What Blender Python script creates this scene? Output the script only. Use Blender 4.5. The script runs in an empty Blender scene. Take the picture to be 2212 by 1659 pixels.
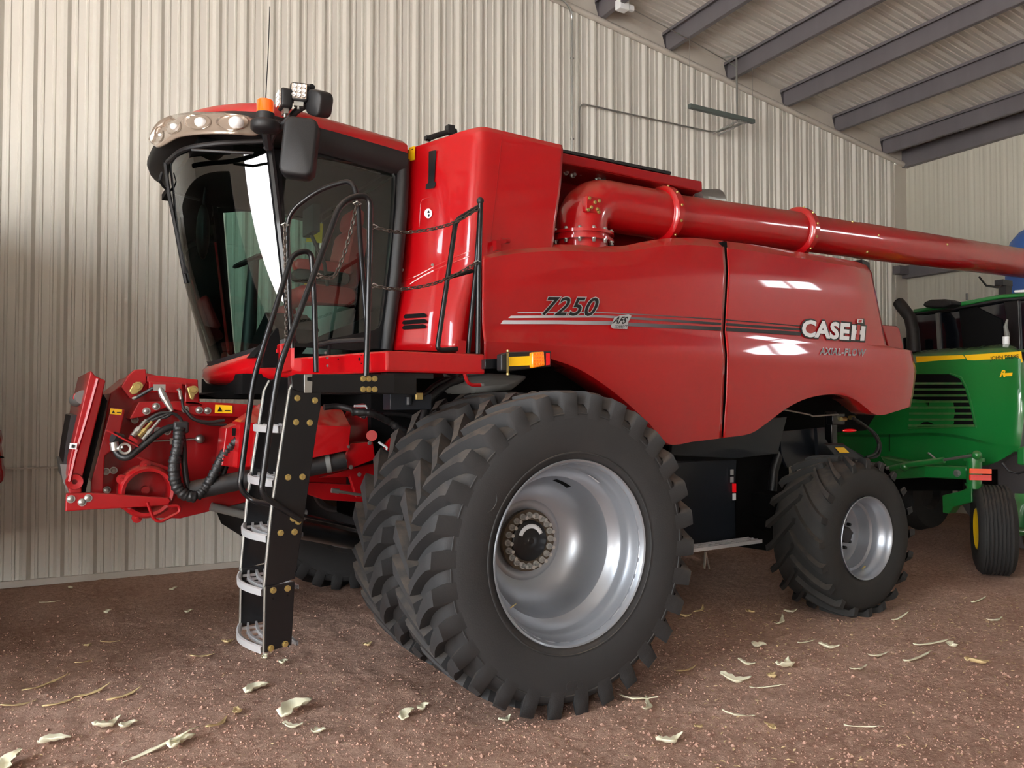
L0, L1, LZ = 6.8, 11.0, 6.8   # doorway in the left wall
EXPOSURE = 0.42
import bpy, bmesh, math, random
from mathutils import Vector, Matrix, noise
random.seed(7)
V = Vector
PI = math.pi
sc = bpy.context.scene
COL = sc.collection
# ------------------------------------------------------------------ camera
F = 1690.0; W, H = 2212.0, 1659.0
AL = math.radians(31.6); DE = math.atan((870 - 829.5) / F)
CAM = V((-2.78, -6.26, 1.85))
FW = V((math.sin(AL) * math.cos(DE), math.cos(AL) * math.cos(DE), math.sin(DE)))
RT = V((math.cos(AL), -math.sin(AL), 0))
UP = RT.cross(FW)
cd = bpy.data.cameras.new('camera'); cam = bpy.data.objects.new('camera', cd); COL.objects.link(cam)
cd.sensor_fit = 'HORIZONTAL'; cd.sensor_width = 36; cd.lens = 36 * F / W; cd.clip_end = 300; cd.clip_start = 0.05
m = Matrix((RT, UP, -FW)).transposed().to_4x4(); m.translation = CAM; cam.matrix_world = m
sc.camera = cam
vs = sc.view_settings; vs.view_transform = 'Standard'; vs.look = 'None'; vs.gamma = 1; vs.use_curve_mapping = False

def ray(px, py): return FW * F + RT * (px - W / 2) + UP * (H / 2 - py)
def P(px, py, Y):
    d = ray(px, py); return CAM + d * ((Y - CAM.y) / d.y)
def PX(px, py, X):
    d = ray(px, py); return CAM + d * ((X - CAM.x) / d.x)
def PZ(px, py, Z=0.0):
    d = ray(px, py); return CAM + d * ((Z - CAM.z) / d.z)
def lin(c):
    c = c / 255.0
    return c / 12.92 if c <= .04045 else ((c + .055) / 1.055) ** 2.4
def rgb(r, g, b): return (lin(r), lin(g), lin(b), 1)

# ------------------------------------------------------------------ mesh collector
def resample(pts, n, smooth=True):
    pts = [V(p) for p in pts]
    if len(pts) == 2 or not smooth:
        pass
    L = [0]
    for a, b in zip(pts, pts[1:]): L.append(L[-1] + (b - a).length)
    out = []
    for i in range(n):
        t = L[-1] * i / (n - 1); k = 0
        while k < len(pts) - 2 and L[k + 1] < t: k += 1
        u = (t - L[k]) / max(1e-9, L[k + 1] - L[k])
        p1, p2 = pts[k], pts[k + 1]
        if smooth and len(pts) > 2:
            d = L[k + 1] - L[k]
            m1 = (p2 - pts[k - 1]) / (L[k + 1] - L[k - 1]) * d if k > 0 else (p2 - p1)
            m2 = (pts[k + 2] - p1) / (L[k + 2] - L[k]) * d if k < len(pts) - 2 else (p2 - p1)
            u2, u3 = u * u, u * u * u
            out.append(p1 * (2*u3 - 3*u2 + 1) + m1 * (u3 - 2*u2 + u) + p2 * (-2*u3 + 3*u2) + m2 * (u3 - u2))
        else: out.append(p1.lerp(p2, u))
    return out
def fillet(pts, r, n=5):
    pts = [V(p) for p in pts]; out = [pts[0]]
    for a, b, c in zip(pts, pts[1:], pts[2:]):
        d1 = (a - b); d2 = (c - b); l = min(r, d1.length * .48, d2.length * .48)
        s = b + d1.normalized() * l; e = b + d2.normalized() * l
        for i in range(n + 1):
            t = i / n; out.append(s * (1-t)**2 + b * 2*t*(1-t) + e * t*t)
    out.append(pts[-1]); return out

class MB:
    def __init__(s): s.v = []; s.f = []; s.m = []
    def add(s, vs_, fs, mi=0):
        o = len(s.v); s.v += [V(p) for p in vs_]
        for f in fs: s.f.append([i + o for i in f]); s.m.append(mi)
        return s
    def box(s, c, d, R=None, mi=0):
        c = V(c); vs_ = []
        for x in (-.5, .5):
            for y in (-.5, .5):
                for z in (-.5, .5):
                    p = V((x*d[0], y*d[1], z*d[2]));
                    if R is not None: p = R @ p
                    vs_.append(c + p)
        return s.add(vs_, [(0,1,3,2),(4,6,7,5),(0,4,5,1),(2,3,7,6),(0,2,6,4),(1,5,7,3)], mi)
    def prism(s, pts, vec, mi=0):
        pts = [V(p) for p in pts]; n = len(pts); vec = V(vec)
        return s.add(pts + [p + vec for p in pts], [tuple(range(n))[::-1], tuple(range(n, 2*n))] + [(i, (i+1) % n, n + (i+1) % n, n + i) for i in range(n)], mi)
    def pprism(s, px, Y, dy, mi=0): return s.prism([P(a, b, Y) for a, b in px], (0, dy, 0), mi)
    def cyl(s, a, b, r, r2=None, n=16, mi=0, cap=True):
        a, b = V(a), V(b); r2 = r if r2 is None else r2; d = (b - a).normalized()
        u = d.orthogonal().normalized(); w = d.cross(u)
        ring = lambda c, rr: [c + (u*math.cos(2*PI*i/n) + w*math.sin(2*PI*i/n))*rr for i in range(n)]
        fs = [(i, (i+1) % n, n + (i+1) % n, n + i) for i in range(n)]
        if cap: fs += [tuple(range(n))[::-1], tuple(range(n, 2*n))]
        return s.add(ring(a, r) + ring(b, r2), fs, mi)
    def tube(s, pts, r, n=8, closed=False, mi=0):
        pts = [V(p) for p in pts]; N = len(pts); rs = r if isinstance(r, (list, tuple)) else [r]*N
        t0 = (pts[1]-pts[0]).normalized(); u = t0.orthogonal().normalized(); vs_ = []; prev = t0
        for i, p in enumerate(pts):
            if closed: t = (pts[(i+1) % N] - pts[i-1])
            else: t = pts[min(i+1, N-1)] - pts[max(i-1, 0)]
            if t.length < 1e-9: t = prev
            t = t.normalized(); u = (u - t*u.dot(t)); u = u.normalized() if u.length > 1e-6 else t.orthogonal().normalized(); w = t.cross(u); prev = t
            for k in range(n): vs_.append(p + (u*math.cos(2*PI*k/n) + w*math.sin(2*PI*k/n))*rs[i])
        fs = []
        for i in range(N if closed else N-1):
            j = (i+1) % N
            for k in range(n): fs.append((i*n+k, i*n+(k+1) % n, j*n+(k+1) % n, j*n+k))
        if not closed: fs += [tuple(range(n))[::-1], tuple(range((N-1)*n, N*n))]
        return s.add(vs_, fs, mi)
    def lathe(s, prof, o, ax=(0,1,0), n=48, mi=0, closed=False):
        o = V(o); ax = V(ax).normalized(); u = V((1,0,0)) if abs(ax.x) < .9 else V((0,0,1)); u = (u - ax*u.dot(ax)).normalized(); w = u.cross(ax)
        vs_ = []; N = len(prof)
        for r, a in prof:
            for k in range(n): vs_.append(o + ax*a + (u*math.cos(2*PI*k/n) + w*math.sin(2*PI*k/n))*r)
        fs = []
        for i in range(N if closed else N-1):
            j = (i+1) % N
            for k in range(n): fs.append((i*n+k, i*n+(k+1) % n, j*n+(k+1) % n, j*n+k))
        return s.add(vs_, fs, mi)
    def ball(s, c, r, sc_=(1,1,1), n=12, R=None, mi=0):
        c = V(c); vs_ = []; m_ = n // 2 + 1
        for i in range(m_ + 1):
            a = PI * i / m_
            for k in range(n):
                b = 2*PI*k/n; p = V((math.sin(a)*math.cos(b)*sc_[0], math.sin(a)*math.sin(b)*sc_[1], math.cos(a)*sc_[2]))*r
                if R is not None: p = R @ p
                vs_.append(c + p)
        fs = [(i*n+k, i*n+(k+1) % n, (i+1)*n+(k+1) % n, (i+1)*n+k) for i in range(m_) for k in range(n)]
        return s.add(vs_, fs, mi)
    def grid(s, rows, mi=0, closed=False):
        n = len(rows[0]); vs_ = [p for r in rows for p in r]; fs = []
        for i in range(len(rows)-1):
            for k in range(n if closed else n-1):
                k2 = (k+1) % n; fs.append((i*n+k, i*n+k2, (i+1)*n+k2, (i+1)*n+k))
        return s.add(vs_, fs, mi)
    def bolt(s, p, d, r=.012, h=.012, mi=0):
        p = V(p); d = V(d).normalized(); s.cyl(p, p + d*h*.35, r*1.35, n=12, mi=mi); return s.cyl(p + d*h*.35, p + d*h, r, r*.85, n=6, mi=mi)
def loft(rows, nu=40, subs=1, smooth=True, px=True):
    R = [resample(r, nu, smooth) for r in rows]; out = []
    for a, b in zip(R, R[1:]):
        for k in range(subs): out.append([p.lerp(q, k/subs) for p, q in zip(a, b)])
    out.append(R[-1])
    if px: out = [[P(p.x, p.y, p.z) for p in r] for r in out]
    return out
def rbox(mb, c, d, r, R=None, n=4, mi=0):
    """box with rounded outline in x/z and soft depth edges"""
    c = V(c); rings = []
    for (y, k) in ((-.5, .82), (-.44, .95), (-.34, 1), (.34, 1), (.44, .95), (.5, .82)):
        ring = []
        for q, (sx, sz) in enumerate(((1,1),(-1,1),(-1,-1),(1,-1))):
            for i in range(n+1):
                a = PI/2*q + PI/2*i/n
                x = sx*(d[0]/2 - r) + r*math.cos(a); z = sz*(d[2]/2 - r) + r*math.sin(a)
                p = V((x*k, y*d[1], z*(1-(1-k)*.6)))
                ring.append(c + (R @ p if R is not None else p))
        rings.append(ring)
    N = len(rings[0]); mb.grid(rings, mi, closed=True); o = len(mb.v) - N*6
    mb.f += [[o + i for i in range(N)], [o + 5*N + i for i in range(N)][::-1]]; mb.m += [mi, mi]
    return mb

ROOTLOC = {}
def thing(name, label, cat, loc=(0,0,0), group=None):
    o = bpy.data.objects.new(name, None); COL.objects.link(o); o.location = loc; o.empty_display_size = .2
    o['label'] = label; o['category'] = cat
    if group: o['group'] = group
    ROOTLOC[o.name] = V(loc); return o
def ob(name, mb, mats, parent=None, smooth=35, bevel=0, solid=0, label=None, kind=None, fix=True, loc=None, sub=0):
    me = bpy.data.meshes.new(name)
    vs_ = mb.v
    off = V((0,0,0))
    if parent is not None:
        q = parent
        while q.parent: q = q.parent
        off = ROOTLOC.get(q.name, V((0,0,0)))
    elif loc is not None: off = V(loc)
    me.from_pydata([tuple(p - off) for p in vs_], [], mb.f)
    if not isinstance(mats, (list, tuple)): mats = [mats]
    for q in mats: me.materials.append(q)
    for p, i in zip(me.polygons, mb.m): p.material_index = i
    if fix:
        bm = bmesh.new(); bm.from_mesh(me); bmesh.ops.remove_doubles(bm, verts=bm.verts, dist=2e-5)
        bmesh.ops.recalc_face_normals(bm, faces=bm.faces); bm.to_mesh(me); bm.free()
    if smooth:
        for p in me.polygons: p.use_smooth = True
        me.set_sharp_from_angle(angle=math.radians(smooth))
    o = bpy.data.objects.new(name, me); COL.objects.link(o)
    if parent is not None: o.parent = parent
    elif loc is not None: o.location = loc
    if solid: k = o.modifiers.new('solid', 'SOLIDIFY'); k.thickness = solid; k.offset = 0
    if bevel:
        k = o.modifiers.new('bevel', 'BEVEL'); k.width = bevel; k.segments = 2; k.limit_method = 'ANGLE'; k.angle_limit = math.radians(40)
    if label: o['label'] = label
    if kind: o['kind'] = kind
    return o
def tag(o, label, cat, group=None, kind=None):
    o['label'] = label; o['category'] = cat
    if group: o['group'] = group
    if kind: o['kind'] = kind
    return o

# ------------------------------------------------------------------ text placed on a quad of pixels at depth Y
def text_mesh(txt, offset=0.0, shear=0.0, space=1.0):
    c = bpy.data.curves.new('lettering', 'FONT'); c.body = txt; c.offset = offset; c.shear = shear; c.space_character = space; c.resolution_u = 3
    o = bpy.data.objects.new('lettering', c); COL.objects.link(o)
    me = bpy.data.meshes.new_from_object(o.evaluated_get(bpy.context.evaluated_depsgraph_get()))
    vs_ = [v.co.copy() for v in me.vertices]; fs = [tuple(p.vertices) for p in me.polygons]
    bpy.data.objects.remove(o); bpy.data.meshes.remove(me); bpy.data.curves.remove(c)
    return vs_, fs
def lettering(name, txt, quad, fn, mat_, parent, offset=0.0, shear=0.0, space=1.0, pad=None, ref=None):
    """quad: bottom-left, bottom-right, top-right, top-left in pixels; fn(px,py)->point"""
    vs_, fs = text_mesh(txt, offset, shear, space)
    rv = vs_ if ref is None else ref
    x0 = min(v.x for v in rv); x1 = max(v.x for v in rv); y0 = min(v.y for v in rv); y1 = max(v.y for v in rv)
    q = [V((a, b, 0)) for a, b in quad]; mb = MB(); out = []
    for v in vs_:
        u = (v.x-x0)/(x1-x0); w = (v.y-y0)/(y1-y0)
        p = (q[0]*(1-u) + q[1]*u)*(1-w) + (q[3]*(1-u) + q[2]*u)*w
        out.append(fn(p.x, p.y))
    mb.add(out, fs); return ob(name, mb, mat_, parent, smooth=0, fix=False), vs_

# ------------------------------------------------------------------ materials
def nodes(name):
    m = bpy.data.materials.new(name); m.use_nodes = True; nt = m.node_tree; return m, nt, nt.nodes['Principled BSDF']
def mat(name, col, rough=.5, metal=0, coat=0, var=.06, dust=0, dustcol=(150,120,100), bump=0, bscale=60, emis=None, spec=.5, vscale=3.0):
    m, nt, b = nodes(name); N = nt.nodes; L = nt.links
    c = rgb(*col); b.inputs['Roughness'].default_value = rough; b.inputs['Metallic'].default_value = metal
    b.inputs['Coat Weight'].default_value = coat; b.inputs['Coat Roughness'].default_value = .04; b.inputs['Specular IOR Level'].default_value = spec
    tc = N.new('ShaderNodeTexCoord'); nz = N.new('ShaderNodeTexNoise'); nz.inputs['Scale'].default_value = vscale; nz.inputs['Detail'].default_value = 6
    L.new(tc.outputs['Object'], nz.inputs['Vector'])
    mx = N.new('ShaderNodeMixRGB'); mx.inputs['Color1'].default_value = tuple(x*(1-var) for x in c[:3]) + (1,); mx.inputs['Color2'].default_value = tuple(min(1, x*(1+var)) for x in c[:3]) + (1,)
    L.new(nz.outputs['Fac'], mx.inputs['Fac']); last = mx.outputs['Color']
    if dust:
        ge = N.new('ShaderNodeNewGeometry'); sp = N.new('ShaderNodeSeparateXYZ'); L.new(ge.outputs['Normal'], sp.inputs[0])
        mr = N.new('ShaderNodeMapRange'); mr.inputs['From Min'].default_value = .25; mr.inputs['From Max'].default_value = .95; mr.inputs['To Min'].default_value = 0.0; mr.inputs['To Max'].default_value = dust
        L.new(sp.outputs['Z'], mr.inputs['Value'])
        n2 = N.new('ShaderNodeTexNoise'); n2.inputs['Scale'].default_value = 14; n2.inputs['Detail'].default_value = 8; L.new(tc.outputs['Object'], n2.inputs['Vector'])
        mu = N.new('ShaderNodeMath'); mu.operation = 'MULTIPLY'; L.new(mr.outputs[0], mu.inputs[0])
        ma = N.new('ShaderNodeMapRange'); ma.inputs['From Min'].default_value = .3; ma.inputs['From Max'].default_value = .6; L.new(n2.outputs['Fac'], ma.inputs['Value']); L.new(ma.outputs[0], mu.inputs[1])
        md = N.new('ShaderNodeMixRGB'); md.inputs['Color2'].default_value = rgb(*dustcol); L.new(last, md.inputs['Color1']); L.new(mu.outputs[0], md.inputs['Fac']); last = md.outputs['Color']
        mrr = N.new('ShaderNodeMapRange'); mrr.inputs['To Min'].default_value = rough; mrr.inputs['To Max'].default_value = .9; L.new(mu.outputs[0], mrr.inputs['Value']); L.new(mrr.outputs[0], b.inputs['Roughness'])
        inv = N.new('ShaderNodeMapRange'); inv.inputs['To Min'].default_value = coat; inv.inputs['To Max'].default_value = 0; L.new(mu.outputs[0], inv.inputs['Value']); L.new(inv.outputs[0], b.inputs['Coat Weight'])
    L.new(last, b.inputs['Base Color'])
    if bump:
        n3 = N.new('ShaderNodeTexNoise'); n3.inputs['Scale'].default_value = bscale; n3.inputs['Detail'].default_value = 5; L.new(tc.outputs['Object'], n3.inputs['Vector'])
        bp = N.new('ShaderNodeBump'); bp.inputs['Strength'].default_value = bump; bp.inputs['Distance'].default_value = .01; L.new(n3.outputs['Fac'], bp.inputs['Height']); L.new(bp.outputs[0], b.inputs['Normal'])
    if emis: b.inputs['Emission Color'].default_value = rgb(*emis[0]); b.inputs['Emission Strength'].default_value = emis[1]
    return m
M = {}
M['red'] = mat('red_paint', (172, 4, 13), .32, coat=1, dust=.75, dustcol=(150, 95, 75), spec=.35)
M['red2'] = mat('shaded_red_paint', (146, 4, 12), .4, coat=.4, dust=.5, dustcol=(150, 90, 72), spec=.3)  # darker copy of the red paint, shade put into the colour
M['black'] = mat('black_gloss_paint', (10, 11, 14), .35, coat=.4, dust=.12, spec=.3)
M['plast'] = mat('black_plastic', (24, 24, 26), .5, dust=.22, bump=.15, bscale=400)
M['rubber'] = mat('tire_rubber', (46, 46, 47), .72, dust=.5, dustcol=(112, 98, 84), var=.2, bump=.12, bscale=120, vscale=4)
M['rubber2'] = mat('rear_tire_rubber', (38, 38, 37), .8, dust=.3, dustcol=(105, 92, 78), var=.2, bump=.15, bscale=120, vscale=4)
M['rim'] = mat('silver_rim_paint', (160, 164, 170), .36, metal=.6, coat=.3, var=.03)
M['steel'] = mat('galvanised_steel', (175, 176, 172), .35, metal=.9)
M['zinc'] = mat('yellow_zinc', (190, 170, 110), .35, metal=.85)
M['step'] = mat('step_aluminium', (205, 206, 208), .4, metal=.5, dust=.25)
M['hose'] = mat('hose_rubber', (26, 26, 27), .45, bump=.25, bscale=90)
M['dark'] = mat('dark_chassis_paint', (26, 31, 38), .42, coat=.2, dust=.15, spec=.3)
M['void'] = mat('dark_frame_and_recess_shade', (9, 9, 10), .8, spec=.15)  # near-black for frames; also shade painted as holes, slots and recesses
M['yellow'] = mat('yellow_decal', (250, 196, 20), .4)
M['white'] = mat('white_decal', (235, 238, 240), .4)
M['silverd'] = mat('silver_decal', (190, 192, 195), .3, metal=.4)
M['blackd'] = mat('black_decal', (18, 18, 20), .35)
M['orange'] = mat('orange_lens', (255, 100, 10), .15, coat=1, emis=((255, 90, 0), .25))
M['amber'] = mat('amber_lens', (255, 140, 20), .2, coat=1, emis=((255, 120, 0), .15))
M['lamp'] = mat('lamp_reflector', (225, 215, 205), .12, metal=.9)
M['lampband'] = mat('lamp_band_plastic', (150, 134, 120), .25, metal=.35, coat=.6)
M['grayp'] = mat('grey_plastic', (105, 105, 102), .5)
M['seat'] = mat('red_seat_leather', (176, 40, 40), .5)
M['beige'] = mat('console_plastic', (120, 122, 116), .5)
M['green'] = mat('green_paint', (24, 116, 50), .3, coat=1, dust=.4)
M['gdark'] = mat('dark_glass', (12, 16, 22), .06, coat=1)
M['yrim'] = mat('yellow_rim_paint', (240, 200, 20), .35, coat=.5)
M['redlens'] = mat('red_lens', (235, 20, 30), .25, coat=.8, emis=((255, 10, 20), .15))  # faint glow added, also where it covers an unlit reflector and a latch
M['orlens'] = mat('orange_reflector', (255, 80, 20), .25, coat=.8, emis=((255, 60, 10), .2))  # unlit reflector with a faint glow of its own added
M['rust'] = mat('dusty_hub_iron', (92, 80, 66), .6, metal=.4, var=.3)
M['nut'] = mat('plated_nut', (186, 184, 178), .4, metal=.3)
M['chain'] = mat('chain_steel', (96, 90, 84), .4, metal=.8)
M['blue'] = mat('blue_plastic', (70, 110, 185), .4)
def glassmat(name, tint, refl=.5, rough=.01, base=.04):
    m = bpy.data.materials.new(name); m.use_nodes = True; nt = m.node_tree; N = nt.nodes; L = nt.links; N.clear()
    o = N.new('ShaderNodeOutputMaterial'); t = N.new('ShaderNodeBsdfTransparent'); t.inputs[0].default_value = tint
    g = N.new('ShaderNodeBsdfGlossy'); g.inputs['Roughness'].default_value = rough; lw = N.new('ShaderNodeFresnel'); lw.inputs['IOR'].default_value = 1.5
    mr = N.new('ShaderNodeMapRange'); mr.inputs['To Min'].default_value = base; mr.inputs['To Max'].default_value = 1
    mx = N.new('ShaderNodeMixShader'); L.new(lw.outputs[0], mr.inputs['Value']); L.new(mr.outputs[0], mx.inputs[0]); L.new(t.outputs[0], mx.inputs[1]); L.new(g.outputs[0], mx.inputs[2]); L.new(mx.outputs[0], o.inputs[0])
    return m
M['glass'] = glassmat('tinted_cab_glass', (.46, .66, .60, 1), base=.08)
M['lensglass'] = glassmat('clear_lens', (.9, .9, .9, 1), base=.05)
# ================================================================== SHED
TH = math.radians(4.7)
WD = V((math.cos(TH), -math.sin(TH), 0)); WN = V((-math.sin(TH), -math.cos(TH), 0)); W0 = PZ(262, 1246)
def Wp(t, z, out=0.0): return W0 + WD*t + WN*out + V((0,0,z))
def PW(px, py, out=0.0):
    d = ray(px, py); o = W0 + WN*out; k = (o - CAM).dot(WN) / d.dot(WN); p = CAM + d*k
    return (p - W0).dot(WD), p.z
tA, zA = PW(1180, -4); tC, zC = PW(1956, 363)
SL = (zC - zA) / (tC - tA)
def zroof(t): return zC + SL*(t - tC)           # top of the wall sheets
TL = -8.0                                        # left wall
def shedmat(name, col, rough, lo, streak=.08):
    m, nt, b = nodes(name); N = nt.nodes; L = nt.links
    tc = N.new('ShaderNodeTexCoord'); mp = N.new('ShaderNodeMapping'); mp.inputs['Scale'].default_value = (3, 3, .35); L.new(tc.outputs['Object'], mp.inputs[0])
    nz = N.new('ShaderNodeTexNoise'); nz.inputs['Scale'].default_value = 1.5; nz.inputs['Detail'].default_value = 7; L.new(mp.outputs[0], nz.inputs['Vector'])
    mx = N.new('ShaderNodeMixRGB'); mx.inputs[1].default_value = rgb(*col); mx.inputs[2].default_value = rgb(*lo); L.new(nz.outputs['Fac'], mx.inputs[0]); L.new(mx.outputs[0], b.inputs['Base Color'])
    b.inputs['Roughness'].default_value = rough; b.inputs['Metallic'].default_value = .15
    return m
M['sheet'] = shedmat('wall_sheet_metal', (222, 220, 212), .38, (208, 204, 194))
M['sheet2'] = shedmat('side_wall_sheet_metal', (216, 214, 200), .5, (205, 200, 186))
M['roof'] = shedmat('roof_sheet_metal', (222, 218, 210), .38, (200, 196, 188))
M['trim'] = shedmat('trim_metal', (205, 198, 188), .4, (190, 184, 174))
M['purlin'] = shedmat('purlin_steel', (122, 118, 122), .5, (104, 100, 104))

def sheet_profile(a, b, pitch, first, major=.038, minor=.011):
    pts = [(a, 0.0)]
    k = math.ceil((a + .05 - first) / pitch)
    while first + k*pitch < b - .05:
        c = first + k*pitch
        for dx, h in ((-.050, 0), (-.016, major), (.016, major), (.050, 0)): pts.append((c+dx, h))
        for q in (1/3., 2/3.):
            e = c + pitch*q
            if e < b - .05:
                for dx, h in ((-.018, 0), (-.009, minor), (.009, minor), (.018, 0)): pts.append((e+dx, h))
        k += 1
    pts.append((b, 0.0)); return pts
t0 = PW(126, 1260)[0]
mb = MB(); prof = sheet_profile(TL, tC - .30, .2975, t0); ts = [p for p in prof]
mb.grid([[Wp(t, .04, h) for t, h in prof], [Wp(t, zroof(t), h) for t, h in prof]]); 
# closed back so that the wall has thickness
mb.grid([[Wp(TL, .0, -.12), Wp(tC, .0, -.12)], [Wp(TL, zroof(TL)+.4, -.12), Wp(tC, zroof(tC)+.4, -.12)]])
ob('wall_back', mb, M['sheet'], smooth=0, kind='structure', fix=False)
mb = MB(); mb.box((Wp((TL+tC)/2, .03, .015)), (tC-TL, .07, .065), Matrix.Rotation(-TH, 3, 'Z')); ob('baseboard_back', mb, M['trim'], smooth=0, kind='structure')
# seam flashing low on the back wall
tn = 0
def trim(mb, mt, smooth=0, bevel=0):
    global tn; tn += 1
    return ob('trim_%d' % tn, mb, mt, smooth=smooth, kind='structure', bevel=bevel)
zs = PW(60, 1011)[1]
mb = MB(); mb.prism([Wp(TL, zs-.008, .034), Wp(TL, zs+.008, .034), Wp(TL, zs+.008, .048), Wp(TL, zs-.008, .048)], WD*(tC-TL)); trim(mb, M['trim'])
# flat corner flashing
mb = MB(); mb.prism([Wp(tC-.32, .0, .0), Wp(tC-.32, .0, .02), Wp(tC, .0, .02), Wp(tC, .0, .0)], (0,0,zroof(tC-.15))); trim(mb, M['trim'])
# rake trim along the top of the wall sheets and the end rafter above it
RD = (WD + V((0,0,SL))).normalized(); Lr = (tC-TL)/RD.dot(WD)
mb = MB(); mb.tube([Wp(TL, zroof(TL)+.01, .05), Wp(tC, zC+.01, .05)], .045, 8); trim(mb, M['trim'], 60)
RH = .30
mb = MB(); mb.prism([Wp(TL, zroof(TL), .0), Wp(TL, zroof(TL), .02), Wp(TL, zroof(TL)+RH, .02), Wp(TL, zroof(TL)+RH, .0)], RD*Lr); trim(mb, M['trim'])
# roof sheet: ribs run down the slope
OUT = 15.0
mb = MB(); prof = sheet_profile(0.0, OUT + 1.0, .3, .2, .03, .01)
mb.grid([[Wp(TL-.2, zroof(TL-.2)+RH+h, o) for o, h in prof], [Wp(tC+.3, zroof(tC+.3)+RH+h, o) for o, h in prof]])
mb.grid([[Wp(TL-.2, zroof(TL-.2)+RH+.1, 0), Wp(TL-.2, zroof(TL-.2)+RH+.1, OUT+1)], [Wp(tC+.3, zroof(tC+.3)+RH+.1, 0), Wp(tC+.3, zroof(tC+.3)+RH+.1, OUT+1)]])
ob('ceiling', mb, M['roof'], smooth=0, kind='structure', fix=False)
# purlins
pts = [(1290,45),(1437,115),(1577,180),(1693,237),(1808,290),(1905,338)]
tp = [PW(a, b)[0] for a, b in pts]; d = (tp[-1]-tp[1])/4
for t in [tp[-1] - d*k for k in range(0, 10)]:
    if t < TL: continue
    z0 = zroof(t)+.04; h = RH-.045; mb = MB()
    prof = [(0,0),(.07,-.012),(.07,.012),(.075,.012),(.075,-.016),(0,-.004),(-.004,0)]
    sec = [(.06,.03),(.066,.03),(.066,-.004),(.003,-.004),(.003,h-.006),(-.066,h-.006+.012),(-.066,h-.03),(-.072,h-.03),(-.072,h+.012),(-.003,h),(-.003,0),(.06,0)]
    mb.prism([Wp(t+a, z0+b, .022) for a, b in sec], WN*(OUT)); trim(mb, M['purlin'])
# eave strut, right wall, header beam
mb = MB(); mb.prism([Wp(tC-.13, zC-.02, .022), Wp(tC-.02, zC-.02, .022), Wp(tC-.02, zC+.26, .022), Wp(tC-.13, zC+.28, .022)], WN*OUT); trim(mb, M['purlin'])
def Rp(s, z, inn=0.0): return Wp(tC - inn, z, s)
S0, S1, SZ, SH = 8.3, 9.7, 4.6, .8                      # high opening added to the right wall for hood highlight and floor light
def rsheet(a, b, z0, z1, mb):
    prof = sheet_profile(a, b, .27, .12, .006, .002)
    mb.grid([[Rp(s, z0, h) for s, h in prof], [Rp(s, z1, h) for s, h in prof]])
mb = MB(); rsheet(0, S0, -.05, zC+.36, mb); rsheet(S0, S1, -.05, SZ, mb); rsheet(S0, S1, SZ+SH, zC+.36, mb); rsheet(S1, OUT, -.05, zC+.36, mb)
ob('wall_right', mb, M['sheet2'], smooth=0, kind='structure', fix=False, solid=.02)
mb = MB()
for a, b_, z0, z1 in ((S0, S1, SZ-.05, SZ+.03), (S0, S1, SZ+SH-.03, SZ+SH+.05), (S0-.05, S0+.03, SZ, SZ+SH), (S1-.03, S1+.05, SZ, SZ+SH), ((S0+S1)/2-.03, (S0+S1)/2+.03, SZ, SZ+SH)): mb.prism([Rp(a, z0, .06), Rp(b_, z0, .06), Rp(b_, z1, .06), Rp(a, z1, .06)], WD*.1)
ob('added_window_1', mb, M['trim'], smooth=0, kind='structure')  # frame round the opening added for light
zg = PW(1964, 604)[1]
mb = MB(); mb.prism([Rp(.02, zg, .0), Rp(.02, zg, .16), Rp(.02, zg+.22, .16), Rp(.02, zg+.22, .0)], WN*4.5); trim(mb, M['purlin'])
mb = MB(); mb.prism([Rp(.02, zg+.06, .16), Rp(.02, zg+.06, .40), Rp(.02, zg+.2, .40), Rp(.02, zg+.2, .16)], WN*.14); trim(mb, M['purlin'])
# left wall with the main doorway, camera-side wall with opening added to light floor
def lw(mb, a, b, z0, z1): mb.prism([Wp(TL, z0, a), Wp(TL, z0, b), Wp(TL, z1, b), Wp(TL, z1, a)], WD*-.1)
mb = MB(); zt_ = zroof(TL)+.3; lw(mb, 0, L0, 0, zt_); lw(mb, L0, L1, LZ, zt_); lw(mb, L1, OUT, 0, zt_); ob('wall_left', mb, M['sheet'], smooth=0, kind='structure')
mb = MB()
def fw(a, b, z0): mb.prism([Wp(a, z0, OUT), Wp(b, z0, OUT), Wp(b, zroof(b)+.28, OUT), Wp(a, zroof(a)+.28, OUT)], WN*.1)
fw(TL, TL+.8, 0); fw(TL+.8, -4.2, 4.6); fw(-4.2, tC, 0)
ob('wall_front', mb, M['sheet'], smooth=0, kind='structure')

# ------------------------------------------------------------------ dirt floor
def coords(a, b, fa, fb, fine, coarse):
    r = []; x = a
    while x < fa: r.append(x); x += coarse
    x = fa
    while x < fb: r.append(x); x += fine
    x = fb
    while x <= b: r.append(x); x += coarse
    return r
xs = coords(-13, 26, -4.2, 6.2, .032, 1.6); ys = coords(-16, 6, -5.2, 3.2, .027, 1.4)
def gz(x, y):
    e = .020*noise.noise(V((x*1.1, y*1.1, 3))) + .012*noise.noise(V((x*3.7, y*3.7, 1))) + .010*noise.noise(V((x*11, y*11, 5))) + .008*noise.noise(V((x*26, y*26, 9))) + .006*noise.noise(V((x*55, y*55, 2)))
    return e - .008
mb = MB(); mb.grid([[V((x, y, gz(x, y))) for x in xs] for y in ys])
m, nt, b = nodes('red_dirt'); N = nt.nodes; L = nt.links
tc = N.new('ShaderNodeTexCoord')
def nz(scale, det=8, rough=.6):
    n = N.new('ShaderNodeTexNoise'); n.inputs['Scale'].default_value = scale; n.inputs['Detail'].default_value = det; n.inputs['Roughness'].default_value = rough; L.new(tc.outputs['Object'], n.inputs['Vector']); return n
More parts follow.
